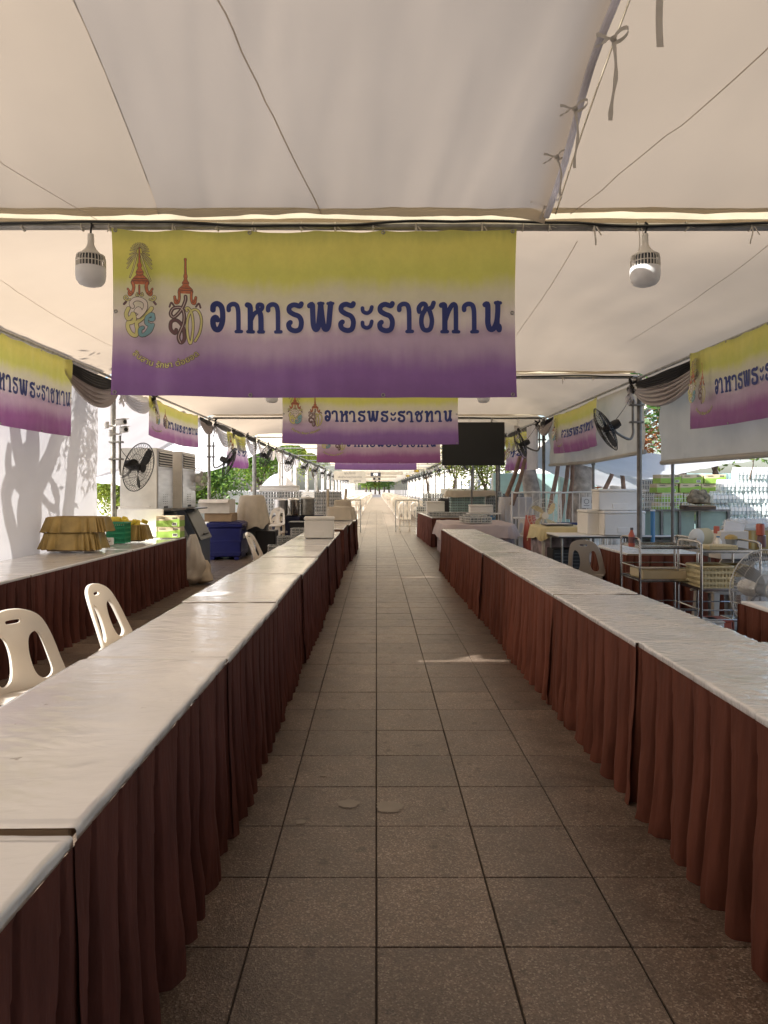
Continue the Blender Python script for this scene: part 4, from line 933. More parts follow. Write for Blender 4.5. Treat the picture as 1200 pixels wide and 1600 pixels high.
for i, (ya_, yb_, zb, lab) in enumerate(((-8.0, 9.55, 1.84, 'long canvas valance on the right, nearest the camera, below the pale swag'), (10.1, 15.7, 2.02, 'canvas valance on the right carrying the smaller side banner'))):
    sheet('canvas_valance', lab, 'canvas', lambda u, v, ya_=ya_, yb_=yb_, zb=zb, i=i: (3.80 + wrinkle(u * 5, v * 2, 30 + i, .05) + .03 * v, ya_ + (yb_ - ya_) * u, 3.0 + (zb - 3.0) * v - .05 * sin(pi * u) * v), 70, 16, 'valance', 'canvas valances along the right eave')
    b = MB(); b.tube([(3.83, ya_ + .02, zb - .03), (3.83, (ya_ + yb_) / 2, zb - .08), (3.83, yb_ - .02, zb - .03)], .032, 8); tag(build('valance_bar', b, 'valance', smooth=True), 'rolled lower edge of the ' + ('nearest' if i == 0 else 'second') + ' canvas valance on the right', 'canvas roll')
sheet('tarpaulin', 'pale blue grey tarpaulin sagging outside the right eave beyond the black screen', 'tarpaulin', lambda u, v: (3.9 + 3.2 * v, 15.9 + 6.5 * u, 2.65 - .95 * v - .45 * sin(pi * u) + wrinkle(u * 4, v * 3, 41, .06)), 30, 18, 'tarp', 'pale tarpaulins outside the right eave')
sheet('tarpaulin', 'white tarpaulin sagging low outside the right valance beside the pale tree trunk', 'tarpaulin', lambda u, v: (4.3 + 2.4 * v, 12.6 + 4.2 * u, 2.12 - .15 * v - .35 * sin(pi * u) * sin(pi * v) + wrinkle(u * 4, v * 3, 43, .05)), 24, 16, 'tarp', 'pale tarpaulins outside the right eave')
b = MB(); b.grid(lambda u, v: (3.55 + .06 * sin(u * 22), 15.78 + .9 * u, 2.9 - 1.0 * v), 30, 8)
tag(build('side_curtain', b, 'whitecloth', None, smooth='full', recalc=False), 'narrow white cloth hanging between the right post and the creased banner', 'curtain')

# swags along the eaves
def swag(side, ya_, yb_, top, depth, m, seed, nm, parent, dx=0):
    b = MB()
    def fn(u, v):
        s_ = 4 * u * (1 - u); f = 5
        z = top - s_ * depth * (.25 + .75 * v) - .05 * v - (1 - s_) * .02
        x = side * (EX - .05 - dx) - side * (.035 * sin(v * f * 2 * pi + seed + 1.2 * nz(u * 3, seed)) * (.25 + .75 * s_) + .04 * s_ * v) + side * 0
        z += .012 * sin(v * f * 2 * pi + 1.3) * s_
        return (x, ya_ + (yb_ - ya_) * u, z)
    b.grid(fn, 30, 40); return build(nm, b, m, parent, smooth='full', recalc=False)
def bow(side, y, z, parent, seed=0):
    r = random.Random(seed)
    for nm, m, n, L in (('black_bow', 'blackcloth', 9, .10), ('white_tail', 'whitecloth', 7, .24)):
        b = MB()
        for q in range(n):
            a = r.uniform(0, 2 * pi) if m == 'blackcloth' else r.uniform(-1.9, -1.2); w = r.uniform(.03, .06); l = L * r.uniform(.6, 1.2); e = r.uniform(-.06, .06)
            b.grid(lambda u, v: (side * (EX - .12) + e * v + .02 * sin(v * 5 + q), y + cos(a) * l * v + (u - .5) * w * (1 + v) - (0), z + sin(a) * l * v - .03 + .02 * sin(u * 6 + q)), 4, 6)
        build(nm, b, m, parent, smooth='full', recalc=False)
G = 'black and grey swags along the eaves'
def swag_set(side, ya_, yb_, lab, seed, d=1.0, up=1):
    t = thing('swag_drape', lab, 'drape', (0, 0, 0), 0, G)
    if up: swag(side, ya_, yb_, 2.97, (.17 if up == 1 else .07) * d, 'blackcloth', seed, 'black_cloth', t)
    swag(side, ya_, yb_, 2.88, .34 * d, 'whitecloth' if up == 2 or (not up and side < 0) else 'greycloth', seed + 2, 'pale_cloth', t, .02)
    bow(side, yb_ if side > 0 else yb_, 2.93, t, seed); return t
swag_set(-1, 8.2, 9.95, 'black and pale swag on the left between the front side banner and the post', 1)
swag_set(-1, 10.0, 11.4, 'pale swag on the left between the fan post and the ice machine banner', 2, .7, 0)
swag_set(1, 7.75, 9.95, 'black and mauve grey swag on the right above the long canvas valance', 3)
swag_set(1, 14.6, 15.7, 'white gathered swag on the right beside the second post', 4, .7)
swag_set(-1, 14.6, 15.7, 'white gathered swag on the left with a black bow above the second fan', 5, .6)
for k in range(3, 9):
    for side in (-1, 1):
        y = Y0 + BAY * k
        for j in range(3 if k < 6 else 1):
            y_ = y - BAY + .3 + j * 1.85 if k < 6 else y - 5
            swag_set(side, y_, y_ + (1.75 if k < 6 else 4.9), f"black and white swag on the {'left' if side < 0 else 'right'} eave " + (['before', 'after', 'well after'][j] if k < 6 else 'spanning') + ' ' + ['the fourth', 'the fifth', 'the sixth', 'the seventh', 'the eighth', 'the ninth'][k - 3] + ' roof bay middle', 10 + k * 3 + j, 1.15, 2)

# ------------------------------------------------------------------ fans
def fan_head(t, T, R=.32, blade='black', guard='black', nb=3, wires=40, motor='black', wr=.0022, depth=.15):
    b = MB(); b.T = T; b.lathe([(0, .22), (.05, .21), (.065, .16), (.065, .07), (.05, .04), (0, .04)], n=16, axis='y'); build('motor', b, motor, t, smooth=True)
    b = MB(); b.T = T; b.lathe([(0, -.035), (.035, -.03), (.05, -.012), (.05, .03), (0, .035)], n=14, axis='y'); build('hub', b, blade, t, smooth=True)
    for k in range(nb):
        b = MB(); a0 = 2 * pi * k / nb + .5
        def fn(u, v):
            rad = .045 + (R - .07) * v; w_ = (.26 + .62 * sin(pi * min(1, v * .85 + .12))) * .5
            a = a0 + (u - .5) * w_ * 1.5 * (1.15 - .35 * v) * (3.2 / nb) ** .6 + .45 * v
            return (rad * cos(a), (u - .5) * .06 * (1 - .4 * v) + 0, rad * sin(a))
        b.T = T; b.grid(fn, 6, 9); build('blade', b, blade, t, smooth='full', recalc=False)
    b = MB(); b.T = T
    for sgn, dd in ((-1, depth * .5), (1, depth * .5)):
        for q in range(wires):
            a = 2 * pi * q / wires; P = []
            for s_ in range(7):
                g = s_ / 6; rad = .06 + (R - .06) * g; y = sgn * dd * (1 - g ** 2.6) * 1.0
                P.append((rad * cos(a + .25 * g * sgn), y, rad * sin(a + .25 * g * sgn)))
            b.tube(P, wr, 3)
        for rad in (.06, .5 * R, .8 * R): b.ring((0, sgn * dd * (1 - (max(0, rad - .06) / (R - .06)) ** 2.6), 0), rad, wr * 1.3, 'y', 28, 4)
    b.ring((0, 0, 0), R, wr * 3, 'y', 36, 6); b.lathe([(0, -depth * .5 - .012), (.055, -depth * .5 - .006), (.06, -depth * .5 + .004)], n=16, axis='y', cap=False); build('guard', b, guard, t, smooth=True)
def wall_fan(label, side, y, px_c, py_c, Yc, yaw, tilt, R=.31, post=True):
    """clamped to the eave post; the head at the photo pixel at depth Yc"""
    c = Vector((X(px_c, Yc), Yc, Z(py_c, Yc))); base = Vector((side * (EX + .02), y, c.z))
    t = thing('wall_fan', label, 'fan', (0, 0, 0), 0, 'black fans clamped to the posts')
    T = Matrix.Translation(c) @ Matrix.Rotation(yaw, 4, 'Z') @ Matrix.Rotation(tilt, 4, 'X')
    fan_head(t, T, R)
    b = MB(); back = T @ Vector((0, .15, 0)); px_ = base + Vector((-side * .10, -.02, 0))
    b.tube(catmull([px_ + Vector((0, 0, .45)), px_ + Vector((0, 0, .12)), px_ + Vector((0, 0, -.05)), px_ + (back - px_) * .25 + Vector((0, 0, -.14)), back + Vector((0, 0, -.10)), back], 5), .018, 8)
    for dz in (.36, .12): b.box(tuple(px_ + Vector((side * .05, 0, dz))), (.19, .08, .025), r=.004)
    build('bracket', b, 'dsteel', t, smooth=True)
    b = MB(); b.tube(catmull([back + Vector((0, 0, .06)), back + Vector((side * .12, 0, .22)), px_ + Vector((-side * .02, 0, .5)), px_ + Vector((0, 0, .62))], 6), .004, 4); build('power_cord', b, 'cable', t, smooth=True)
    return t
wall_fan('big black wire fan on the left post, blades seen through its guard', -1, Y0 + BAY, 217, 730, 9.75, radians(74), radians(14), .34)
wall_fan('black fan on the second left post, seen nearly edge on', -1, Y0 + 2 * BAY, 358, 722, 15.55, radians(90), radians(24), .34)
wall_fan('big black fan on the near right post, tilted and seen edge on', 1, Y0 + BAY, 946, 671, 9.75, radians(-98), radians(27), .32)
wall_fan('black fan on the second right post beside the black screen', 1, Y0 + 2 * BAY, 813, 695, 15.55, radians(-88), radians(20), .33)
fl = None
for k in range(3, 16):
    for side in (-1, 1):
        y = Y0 + BAY * k
        lab = f"distant black fan on a {'left' if side < 0 else 'right'} hand post" + (', nearest of the far ones' if k == 3 else ', farther down the row')
        if k == 3:
            t = thing('wall_fan', lab, 'fan', (side * 3.7, y, 2.45), radians(70 if side < 0 else -70), 'black fans clamped to the posts')
            fan_head(t, Matrix.Translation((0, -.42, 0)) @ Matrix.Rotation(.35, 4, 'X'), .33, wires=20, wr=.004)
            b = MB(); b.tube([(0, 0, .3), (0, 0, 0), (0, -.3, -.02)], .02, 6); build('bracket', b, 'dsteel', t); fl = t if side < 0 else fl; fr = t
        else: dup(fl if side < 0 else fr, (side * 3.7, y, 2.45), None, lab)

# ------------------------------------------------------------------ screen, cctv, signs over the aisle
ys_ = Y0 + 2 * BAY
t = thing('display_screen', 'large black switched-off screen hanging from the third cross pipe', 'screen', (X(738.5, ys_), ys_ - .1, Z(694, ys_)))
w_, h_ = 97 * ys_ / F, 67 * ys_ / F
b = MB(); b.box((0, 0, 0), (w_, .06, h_), r=.008); build('housing', b, 'black', t)
b = MB(); b.box((0, -.0335, 0), (w_ - .03, .004, h_ - .03)); build('panel', b, 'screen', t)
for s_ in (-1, 1):
    b = MB(); b.box((s_ * w_ * .3, .045, h_ / 2 + .01), (.04, .02, .2)); build('hanger', b, 'steel', t)
def cctv(label, px, py, Y, yaw):
    t = thing('security_camera', label, 'camera', (X(px, Y), Y, Z(py, Y)), yaw, 'security cameras on the left post')
    b = MB(); b.box((0, -.02, 0), (.075, .20, .07), r=.012); build('body', b, 'white', t)
    b = MB(); b.box((0, -.04, .042), (.085, .24, .008), r=.002); build('hood', b, 'white', t)
    b = MB(); b.lathe([(.026, -.122), (.028, -.118), (.028, -.10)], n=16, axis='y'); build('lens', b, 'black', t, smooth=True)
    b = MB(); b.tube([(0, .06, -.02), (-.03, .12, -.05), (-.12, .12, -.05)], .012, 6); b.box((-.14, .12, -.04), (.04, .09, .09), r=.006); build('mount', b, 'white', t)
cctv('upper white security camera on the left post under the swag', 188, 660, 9.8, radians(50)); cctv('lower white security camera on the left post, pointing down the aisle', 193, 672, 9.75, radians(35))
def board(name, label, cat, px0, px1, py0, py1, Y, mats=('white',), draw=None, th=.03, group=None):
    cx, cz = X((px0 + px1) / 2, Y), Z((py0 + py1) / 2, Y); w_, h_ = (px1 - px0) * Y / F, (py1 - py0) * Y / F
    t = thing(name, label, cat, (cx, Y, cz), 0, group)
    b = MB(); b.box((0, 0, 0), (w_, th, h_), r=.004); build('board', b, mats[0], t)
    b = MB(); [b.tube([(s_ * w_ * .4, 0, h_ / 2), (s_ * w_ * .4, 0, max(h_ / 2 + .02, EZ - cz))], .006, 4) for s_ in (-1, 1)]; build('hanger', b, 'steel', t)
    if draw: draw(t, w_, h_, -th / 2 - .002)
    return t
def text_on(t, body, x, z, size, y, m, nm='lettering', align='CENTER', bold=0, sx=1):
    cu = bpy.data.curves.new('txt', 'FONT'); cu.body = body; cu.size = size; cu.align_x = align; cu.align_y = 'CENTER'; cu.offset = bold; cu.resolution_u = 2; cu.extrude = .0008
    o = bpy.data.objects.new('tmp', cu); C.objects.link(o); bpy.context.view_layer.update()
    dg = bpy.context.evaluated_depsgraph_get(); me = bpy.data.meshes.new_from_object(o.evaluated_get(dg)); C.objects.unlink(o); bpy.data.objects.remove(o)
    me.transform(Matrix.Translation((x, y, z)) @ Matrix.Rotation(pi / 2, 4, 'X') @ Matrix.Diagonal((sx, 1, 1, 1)))
    me.materials.clear(); me.materials.append(M[m]); me.name = nm
    o = bpy.data.objects.new(nm, me); C.objects.link(o); o.parent = t; return o
def sg(t, w_, h_, y):
    text_on(t, 'จุดบริการ', 0, h_ * .25, h_ * .34, y, 'greyink'); text_on(t, 'เพื่ออำนวยความสะดวก', 0, -h_ * .18, h_ * .30, y, 'greyink')
board('hanging_sign', 'wide white sign with three lines of small dark Thai writing, hanging left of the aisle', 'sign', 522, 571, 736, 750, 27.2, ('white',), sg)
def sg2(t, w_, h_, y): text_on(t, 'มูลนิธิ', 0, 0, h_ * .7, y, 'greyink')
board('hanging_sign', 'small white sign hanging just behind the wide white one', 'sign', 545, 572, 748, 755, 33, ('white',), sg2)
def num(d):
    def f(t, w_, h_, y):
        text_on(t, d, 0, -h_ * .02, h_ * .85, y, 'print', bold=.01, sx=1.3)
    return f
for i, (y_, a, b_, c_, d_, tx) in enumerate(((33.5, 579, 595, 738, 744.5, '05'), (44, 583, 594.5, 746, 750, '06'), (55, 585, 594, 751, 753.5, '07'))):
    board('number_sign', ['nearest black number sign over the middle of the aisle', 'second black number sign over the aisle', 'third and smallest black number sign over the aisle'][i], 'sign', a, b_, c_, d_, y_, ('ink',), num(tx), group='black number signs over the aisle')
    board('roof_beam_sign', ['nearest', 'second', 'third'][i] + ' long pale board hung across the tent above the number signs', 'board', 588 - 1000 / y_, 588 + 1400 / y_, 738 + i * 6 - .5, 742 + i * 5, y_ + .3, ('cardw',), group='long pale boards across the tent')
for i, (px, py, Y) in enumerate(((651, 736, 26.5), (637, 743.5, 33))):
    def fx(t, w_, h_, y): 
        b = MB(); b.box((w_ * .1, y, 0), (w_ * .35, .003, h_ * .6)); build('pictogram', b, 'yellow', t)
    board('exit_sign', ['small dark and yellow sign high at the right of the aisle', 'farther small dark and yellow sign at the right of the aisle'][i], 'sign', px - 4 + i, px + 4 - i, py - 2.5 + i, py + 2 - i * .5, Y, ('goldbox',), fx, group='small yellow signs')

# ------------------------------------------------------------------ boxes, cartons, crates
def foam_box(label, loc, d, rz=0, group='white foam boxes', lid=.045):
    t = thing('foam_box', label, 'foam box', loc, rz, group)
    b = MB(); b.box((0, 0, (d[2] - lid) / 2), (d[0] - .014, d[1] - .014, d[2] - lid), r=.012); build('body', b, 'foam', t, smooth=True)
    b = MB(); b.box((0, 0, d[2] - lid / 2 + .001), (d[0], d[1], lid), r=.012); build('lid', b, 'foam', t, smooth=True)
    b = MB(); b.box((0, -d[1] / 2 + .005, d[2] * .22), (d[0] * .34, .012, d[2] * .22), r=.003); build('label_panel', b, 'foam', t)
    return t
T = .757
foam_box('white foam box standing on the left row of tables', (X(499, 10.3), 10.32, T), (.44, .32, .30), radians(3))
foam_box('small white foam box on the short maroon table past the mauve cloth', (X(679, 20.4), 20.2, T), (.52, .4, .36))
b_y = 11.0
t = thing('folding_table', 'white topped folding table with dark edge carrying three foam boxes', 'table', (X(960, 11.1), 11.3, 0))
b = MB(); b.box((0, 0, .735), (1.85, .85, .022), r=.004); build('tabletop', b, 'white', t)
b = MB(); b.box((0, 0, .712), (1.83, .83, .022)); build('frame', b, 'black', t)
for sx in (-1, 1):
    for sy in (-1, 1): b = MB(); b.tube([(sx * .86, sy * .36, .7), (sx * .86, sy * .36, 0)], .016, 8); build('leg', b, 'steel', t, smooth=True)
foam_box('tall white foam box at the left of the pile on the folding table', (X(944, 11) , 11.35, .748), (.50, .50, .38), .05)
foam_box('lower white foam box at the front of the pile on the folding table', (X(972, 10.95), 11.02, .748), (.64, .40, .375), 0)
foam_box('white foam box on top of the pile on the folding table', (X(964, 11.1), 11.15, 1.129), (.66, .40, .33), -.02)
foam_box('flat white foam box on the little steel table by the blue water bottles', (X(752, 16.8), 16.9, .90), (.55, .35, .19), 0)
def carton(label, loc, d, rz=0, group='green and beige cartons', side=-1):
    t = thing('carton', label, 'carton', loc, rz, group)
    b = MB(); w_, dd, h_ = d
    b.box((0, 0, h_ / 2), d, r=.003); build('box', b, 'beigec', t)
    b = MB(); 
    for (c_, q) in (((0, -dd / 2 - .0015, h_ * .30), (w_ * .98, .002, h_ * .56)), ((w_ / 2 + .0015, 0, h_ * .30), (.002, dd * .98, h_ * .56)), ((-w_ / 2 - .0015, 0, h_ * .30), (.002, dd * .98, h_ * .56))): b.box(c_, q)
    b.poly([(-w_ * .49, -dd / 2 - .0026, h_ * .56), (-w_ * .1, -dd / 2 - .0026, h_ * .56), (w_ * .49, -dd / 2 - .0026, h_ * .78), (w_ * .49, -dd / 2 - .0026, h_ * .56)])
    build('green_print', b, 'greenc', t)
    b = MB()
    b.box((w_ * .28, -dd / 2 - .004, h_ * .26), (w_ * .2, .002, h_ * .28)); build('barcode_patch', b, 'cardw', t)
    b = MB()
    for q in range(9): b.box((w_ * (.2 + .018 * q + .002 * (q % 3)), -dd / 2 - .0058, h_ * .28), (w_ * .006 * (1 + q % 2), .001, h_ * .2))
    for q in range(5): b.box((w_ * (-.36 + .055 * q), -dd / 2 - .0028, h_ * .82), (w_ * .035, .001, h_ * .08))
    for q in range(3): b.box((w_ * (.22 + .07 * q), -dd / 2 - .0028, h_ * .82), (w_ * .05, .001, h_ * .11))
    build('print_marks', b, 'ink', t); return t
cy = 10.38
c1 = carton('green and beige carton on the left wall table, lower of two', (X(268, cy), cy - .05, T), (.34, .26, .155), .04)
dup(c1, (X(268, cy), cy - .05, T + .157), .0, 'green and beige carton on the left wall table, upper of two')
# right carton stack
t = thing('pallet_table', 'low steel stand under the green carton stack', 'stand', (X(1072, 12.6), 12.8, 0))
b = MB(); b.box((0, 0, .88), (1.25, .8, .05)); build('top', b, 'dsteel', t)
for sx in (-1, 1):
    for sy in (-1, 1): b = MB(); b.box((sx * .55, sy * .35, .43), (.05, .05, .86)); build('leg', b, 'dsteel', t)
for row in range(5):
    for c_ in range(3):
        z = .907 + row * .162; off = [0, .02, .06, -.02, .03][row]
        pos = ['left', 'middle', 'right'][c_]; rw = ['bottom', 'second', 'third', 'fourth', 'top'][row]
        dup(c1, (X(1072, 12.6) - .39 + c_ * .39 + off, 12.55 + .02 * ((row + c_) % 2), z), [0, .03, -.02][(row + c_) % 3], f'green carton in the {rw} layer of the right hand stack, {pos} one', scale=(1.08, 1.3, 1.03))
# bottle packs
pk = thing('bottle_pack', 'clear water bottle pack', 'bottle pack', (0, 0, 0), 0, 'shrink wrapped packs of clear water bottles')
b = MB()
for i in range(4):
    for j in range(3): b.lathe([(.026, 0), (.031, .006), (.031, .05), (.028, .065), (.031, .08), (.031, .13), (.026, .155), (.012, .18), (.012, .19)], (-.0975 + .065 * i, -.065 + .065 * j, 0), 9)
stuff(build('bottles', b, 'bottle', pk, smooth=True))
b = MB()
for i in range(4):
    for j in range(3): b.lathe([(.014, .186), (.014, .2), (0, .2)], (-.0975 + .065 * i, -.065 + .065 * j, 0), 8)
stuff(build('caps', b, 'white', pk, smooth=True))
b = MB()
for i in range(4):
    b.grid(lambda u, v: (-.0975 + .065 * i + .030 * sin((u - .5) * 2.6), -.099 - .004 * cos((u - .5) * 6), .07 + .06 * v), 4, 2)
build('label_band', b, 'white', pk, recalc=False)
fst = True
for row in range(9):
    for c_ in range(4):
        z = .005 + row * .203; wd = ['lowest', 'second', 'third', 'fourth', 'fifth', 'sixth', 'seventh', 'second from top', 'top'][row]
        if row == 8 and c_ == 0: continue
        x = X(1128 - (6 if row < 7 else -6), 12.1) + c_ * .272 + (.03 if row in (4, 5) else 0)
        lab = f'clear water bottle pack in the {wd} layer of the right hand wall, number {c_ + 1} from the left'
        lab = f"clear bottle pack in the {wd} layer of the bottle wall, {['left end', 'second along', 'third along', 'right end'][c_]}"
        if fst: pk.location = (x, 12.1, z); pk['label'] = lab; fst = False
        else: dup(pk, (x, 12.1 + .02 * ((row * 3 + c_) % 2), z), None, lab)
# glass crates
def glass_crate(label, loc, rz=0, n=(5, 4), m='crate', group='crates of drinking glasses', cell=.085, h=.10):
    t = thing('glass_crate', label, 'crate', loc, rz, group); w_, d_ = n[0] * cell + .02, n[1] * cell + .02
    b = MB(); b.box((0, 0, .006), (w_, d_, .008))
    for z in (.012, h * .5, h):
        for s_ in (-1, 1): b.box((0, s_ * d_ / 2, z), (w_, .012, .014)); b.box((s_ * w_ / 2, 0, z), (.012, d_ - .013, .014))
    for i in range(n[0] + 1):
        for s_ in (-1, 1): b.box((-w_ / 2 + .01 + i * cell * .995, s_ * (d_ / 2 + .001), h / 2 + .003), (.010, .010, h))
    for j in range(1, n[1]):
        for s_ in (-1, 1): b.box((s_ * (w_ / 2 + .001), -d_ / 2 + .01 + j * cell, h / 2 + .003), (.010, .010, h))
    build('rack', b, m, t)
    b = MB()
    for i in range(n[0]):
        for j in range(n[1]): b.lathe([(.024, .014), (.033, .02), (.035, h + .008), (.032, h + .008), (.022, .02)], (-w_ / 2 + .01 + cell * (i + .5), -d_ / 2 + .01 + cell * (j + .5), 0), 9)
    stuff(build('glasses', b, 'glass', t, smooth=True)); return t
gc = glass_crate('grey crate of glasses on the floor behind the left row, bottom of the near stack', (X(436, 12.8), 12.75, 0), .05)
zz = .115
spots = [(436, 12.75, 1, 'second in the near stack'), (436, 12.75, 2, 'third in the near stack'), (436, 12.75, 3, 'top of the near stack')]
for px, y, k, lb in spots: dup(gc, (X(px, y) + .01 * k, y, zz * k), .05 + .02 * k, 'grey crate of glasses behind the left row, ' + lb)
for k in range(5): dup(gc, (X(452, 13.5), 13.5, zz * k), .02 * k, 'grey crate of glasses in the stack behind the near one, ' + ['bottom', 'second', 'third', 'fourth', 'topmost'][k])
for k in range(6): dup(gc, (X(474, 14.2), 14.2, zz * k), -.02 * k, 'grey crate of glasses in the farther stack by the foam box, ' + ['bottom', 'second', 'third', 'fourth', 'fifth', 'topmost'][k])
gw = glass_crate('white crate of glasses at the left end on the mauve cloth', (X(733, 14.9), 14.9, T + .012), .1, (4, 4), 'cratew', 'white crates of glasses on the mauve cloth', .08, .11)
for i, (px, y, lb) in enumerate(((742, 14.5, 'white crate of glasses in front at the middle of the mauve cloth'), (753, 14.6, 'white crate of glasses at the right on the mauve cloth'), (737, 15.7, 'white crate of glasses at the back of the mauve cloth'), (748, 15.6, 'white crate of glasses at the back right of the mauve cloth'))):
    dup(gw, (X(px, y), y, T + .012), .2 - .12 * i, lb)
for i in range(5):
    g_ = dup(gc, (X(683 + i * 9, 18.6), 18.5 + .25 * (i % 2), T), .0, 'dark crate of glasses on the short maroon table, ' + ['left end', 'second', 'third', 'fourth', 'right end'][i]); g_['group'] = 'crates of glasses on the short maroon table'
# big stacks of crates: light far ones
def crate_wall(label, px0, px1, py1, Y, ncol, nrow, m, cat='crate stack', depth=.4, hz=.2, z0=0, gap=.012, group=None):
    """a block of stacked crates, each crate an object"""
    w_ = (px1 - px0) * Y / F / ncol; first_ = None
    wr_ = ['bottom', 'second', 'third', 'fourth', 'fifth', 'sixth', 'seventh', 'eighth', 'ninth', 'tenth']
    for r_ in range(nrow):
        for c_ in range(ncol):
            loc = (X(px0, Y) + w_ * (c_ + .5), Y + .01 * ((r_ * 7 + c_) % 3), z0 + hz * r_)
            lb = f"{label}, {wr_[r_]} layer, " + (['left end', 'second from left', 'third from left', 'fourth from left', 'fifth from left', 'sixth from left'][c_] if c_ < ncol - 1 or ncol == 1 else 'right end')
            if first_ is None:
                t = thing('crate', lb, 'crate', loc, 0, group or label)
                b = MB(); W_, D_, H_ = w_ - gap, depth, hz - .006
                b.box((0, 0, .008), (W_, D_, .012))
                for z in (.012, H_ * .5, H_ - .01):
                    for s_ in (-1, 1): b.box((0, s_ * D_ / 2, z), (W_, .014, .022)); b.box((s_ * W_ / 2, 0, z), (.014, D_ - .015, .022))
                nb_ = max(4, int(W_ / .07))
                for i in range(nb_ + 1):
                    for s_ in (-1,): b.box((-W_ / 2 + W_ * i / nb_, s_ * (D_ / 2 + .001), H_ / 2), (.014, .012, H_))
                build('frame', b, m, t)
                b = MB()
                for i in range(nb_):
                    for j in range(2): b.lathe([(.024, .014), (.03, H_ * .4), (.028, H_ * .8), (.012, H_ * .95)], (-W_ / 2 + W_ * (i + .5) / nb_, -D_ / 2 + .05 + .07 * j, 0), 6)
                stuff(build('contents', b, 'glass', t, smooth=True)); first_ = t
            else: dup(first_, loc, None, lb)
crate_wall('grey crate in the long stack behind the metal pots', 402, 472, 0, 21.2, 4, 7, 'crate')
crate_wall('grey crate in the stack right of the metal pots', 492, 534, 0, 20.5, 3, 7, 'crate')
crate_wall('white framed crate of glasses by the steel barrier', 650, 676, 0, 23.4, 2, 5, 'cratew', hz=.18)
crate_wall('grey crate in the taller stack behind the barrier crates', 660, 690, 0, 24.6, 2, 7, 'crate', hz=.19)
crate_wall('pale teal crate under the cream cloth', 703, 756, 0, 19.6, 5, 10, 'teal', hz=.14)
crate_wall('blue grey crate of bottles beside the pale teal crates', 757, 782, 0, 20.2, 2, 7, 'crate', hz=.2)
crate_wall('blue grey crate beyond the white covered stand', 784, 818, 0, 22.0, 3, 7, 'slate', hz=.19)
crate_wall('pale wrapped pack of cups left of the green cartons', 1001, 1030, 0, 13.2, 2, 8, 'cratew', hz=.205)
t = thing('dust_cloth', 'cream cloth spread over the pale teal crates', 'cloth', (X(735, 19.6), 19.65, 0))
b = MB(); drape(b, 1.32, .62, 1.425, .17, 9, .04, .05, 9, .02, low=.4); build('cloth', b, 'creamcloth', t, smooth='full')
foam_box('long pale green box lying on the crates behind the pots', (X(437, 21.2), 21.2, 1.402), (1.15, .4, .17), 0, 'long pale boxes'); 
# ------------------------------------------------------------------ things on the left wall table
def gold_tray(label, loc, w, d, h, seed, rz=0, hang=None):
    t = thing('gold_tray', label, 'tray', loc, rz, 'gold gathered trays')
    b = MB(); b.box((0, 0, .01), (w - .06, d - .06, .02)); b.box((0, 0, h * .5), (w - .05, d - .05, h - .03)); build('tray', b, 'card', t)
    b = MB(); b.tube([(*rr(2 * pi * i / 48, w / 2, d / 2, 5), h) for i in range(48)], .012, 6, True); build('rim', b, 'gold', t, smooth=True)
    b = MB()
    def fn(u, v):
        a = 2 * pi * u; q = v; n = 22
        f = .008 + (.012 + q * .040) * (abs(sin(n * .5 * a + 2.5 * nz(cos(a) * 2, sin(a) * 2, seed)))) ** .7 + .012 * q + .012 * q * nz(cos(a) * 4, sin(a) * 4, seed + 2 + q)
        x, y = rr(a, w / 2 + f, d / 2 + f, 5); dr = (hang or h * .95) * (1 - .10 * (.5 + nz(cos(a) * 5, sin(a) * 5, seed)))
        return (x, y, h + .004 - dr * q)
    b.grid(fn, 220, 9, cu=True); build('gathered_cloth', b, 'gold', t, smooth='full'); return t
gy = 8.05
gold_tray('lower of the two stacked gold gathered trays', (X(114, gy), gy + .05, T), .56, .36, .20, 3)
gold_tray('upper of the two stacked gold gathered trays', (X(116, gy) + .02, gy + .07, T + .205), .60, .38, .17, 7, .02, .17)
t = gold_tray('small gold cloth basket holding yellow plastic things', (X(210, 9.5), 9.55, T), .26, .24, .21, 11)
b = MB(); r = random.Random(4)
t = thing('yellow_packets', 'heap of yellow plastic packets sticking out of the small gold basket', 'packets', (X(212, 9.5), 9.55, T + .19))
for q in range(9):
    b = MB(); b.T = Matrix.Translation((r.uniform(-.1, .1), r.uniform(-.08, .08), .03 + r.uniform(0, .05))) @ Matrix.Rotation(r.uniform(-.7, .7), 4, 'Y') @ Matrix.Rotation(r.uniform(0, 3), 4, 'Z')
    b.box((0, 0, 0), (.085, .04, .05), r=.008); build('packet', b, 'yellow', t)
def basket(label, loc, w, d, h, m, grp=None, rz=0):
    t = thing('plastic_basket', label, 'basket', loc, rz, grp)
    b = MB(); n = 9
    for s_ in (-1, 1):
        for i in range(n + 1):
            u = i / n - .5
            b.box((u * w, s_ * d / 2, h / 2), (.012, .008, h)); b.box((s_ * w / 2, u * d, h / 2), (.008, .012, h))
        for z in (.012, h * .28, h * .52, h * .76): b.box((0, s_ * (d / 2 + .003), z), (w, .007, .02)); b.box((s_ * (w / 2 + .003), 0, z), (.007, d, .02))
    b.box((0, 0, .006), (w, d, .008)); build('lattice', b, m, t)
    b = MB(); b.tube([(*rr(2 * pi * i / 40, w / 2 + .012, d / 2 + .012, 7), h) for i in range(40)], .012, 6, True); build('rim', b, m, t, smooth=True)
    b = MB(); b.box((0, 0, h * .45), (w - .03, d - .03, h * .85)); build('lining', b, m, t); return t
basket('green slatted plastic basket on the left wall table', (X(183, 9.2), 9.25, T), .23, .22, .26, 'green')
t = thing('yellow_packets', 'yellow packets heaped behind the green basket', 'packets', (X(180, 9.4), 9.5, T))
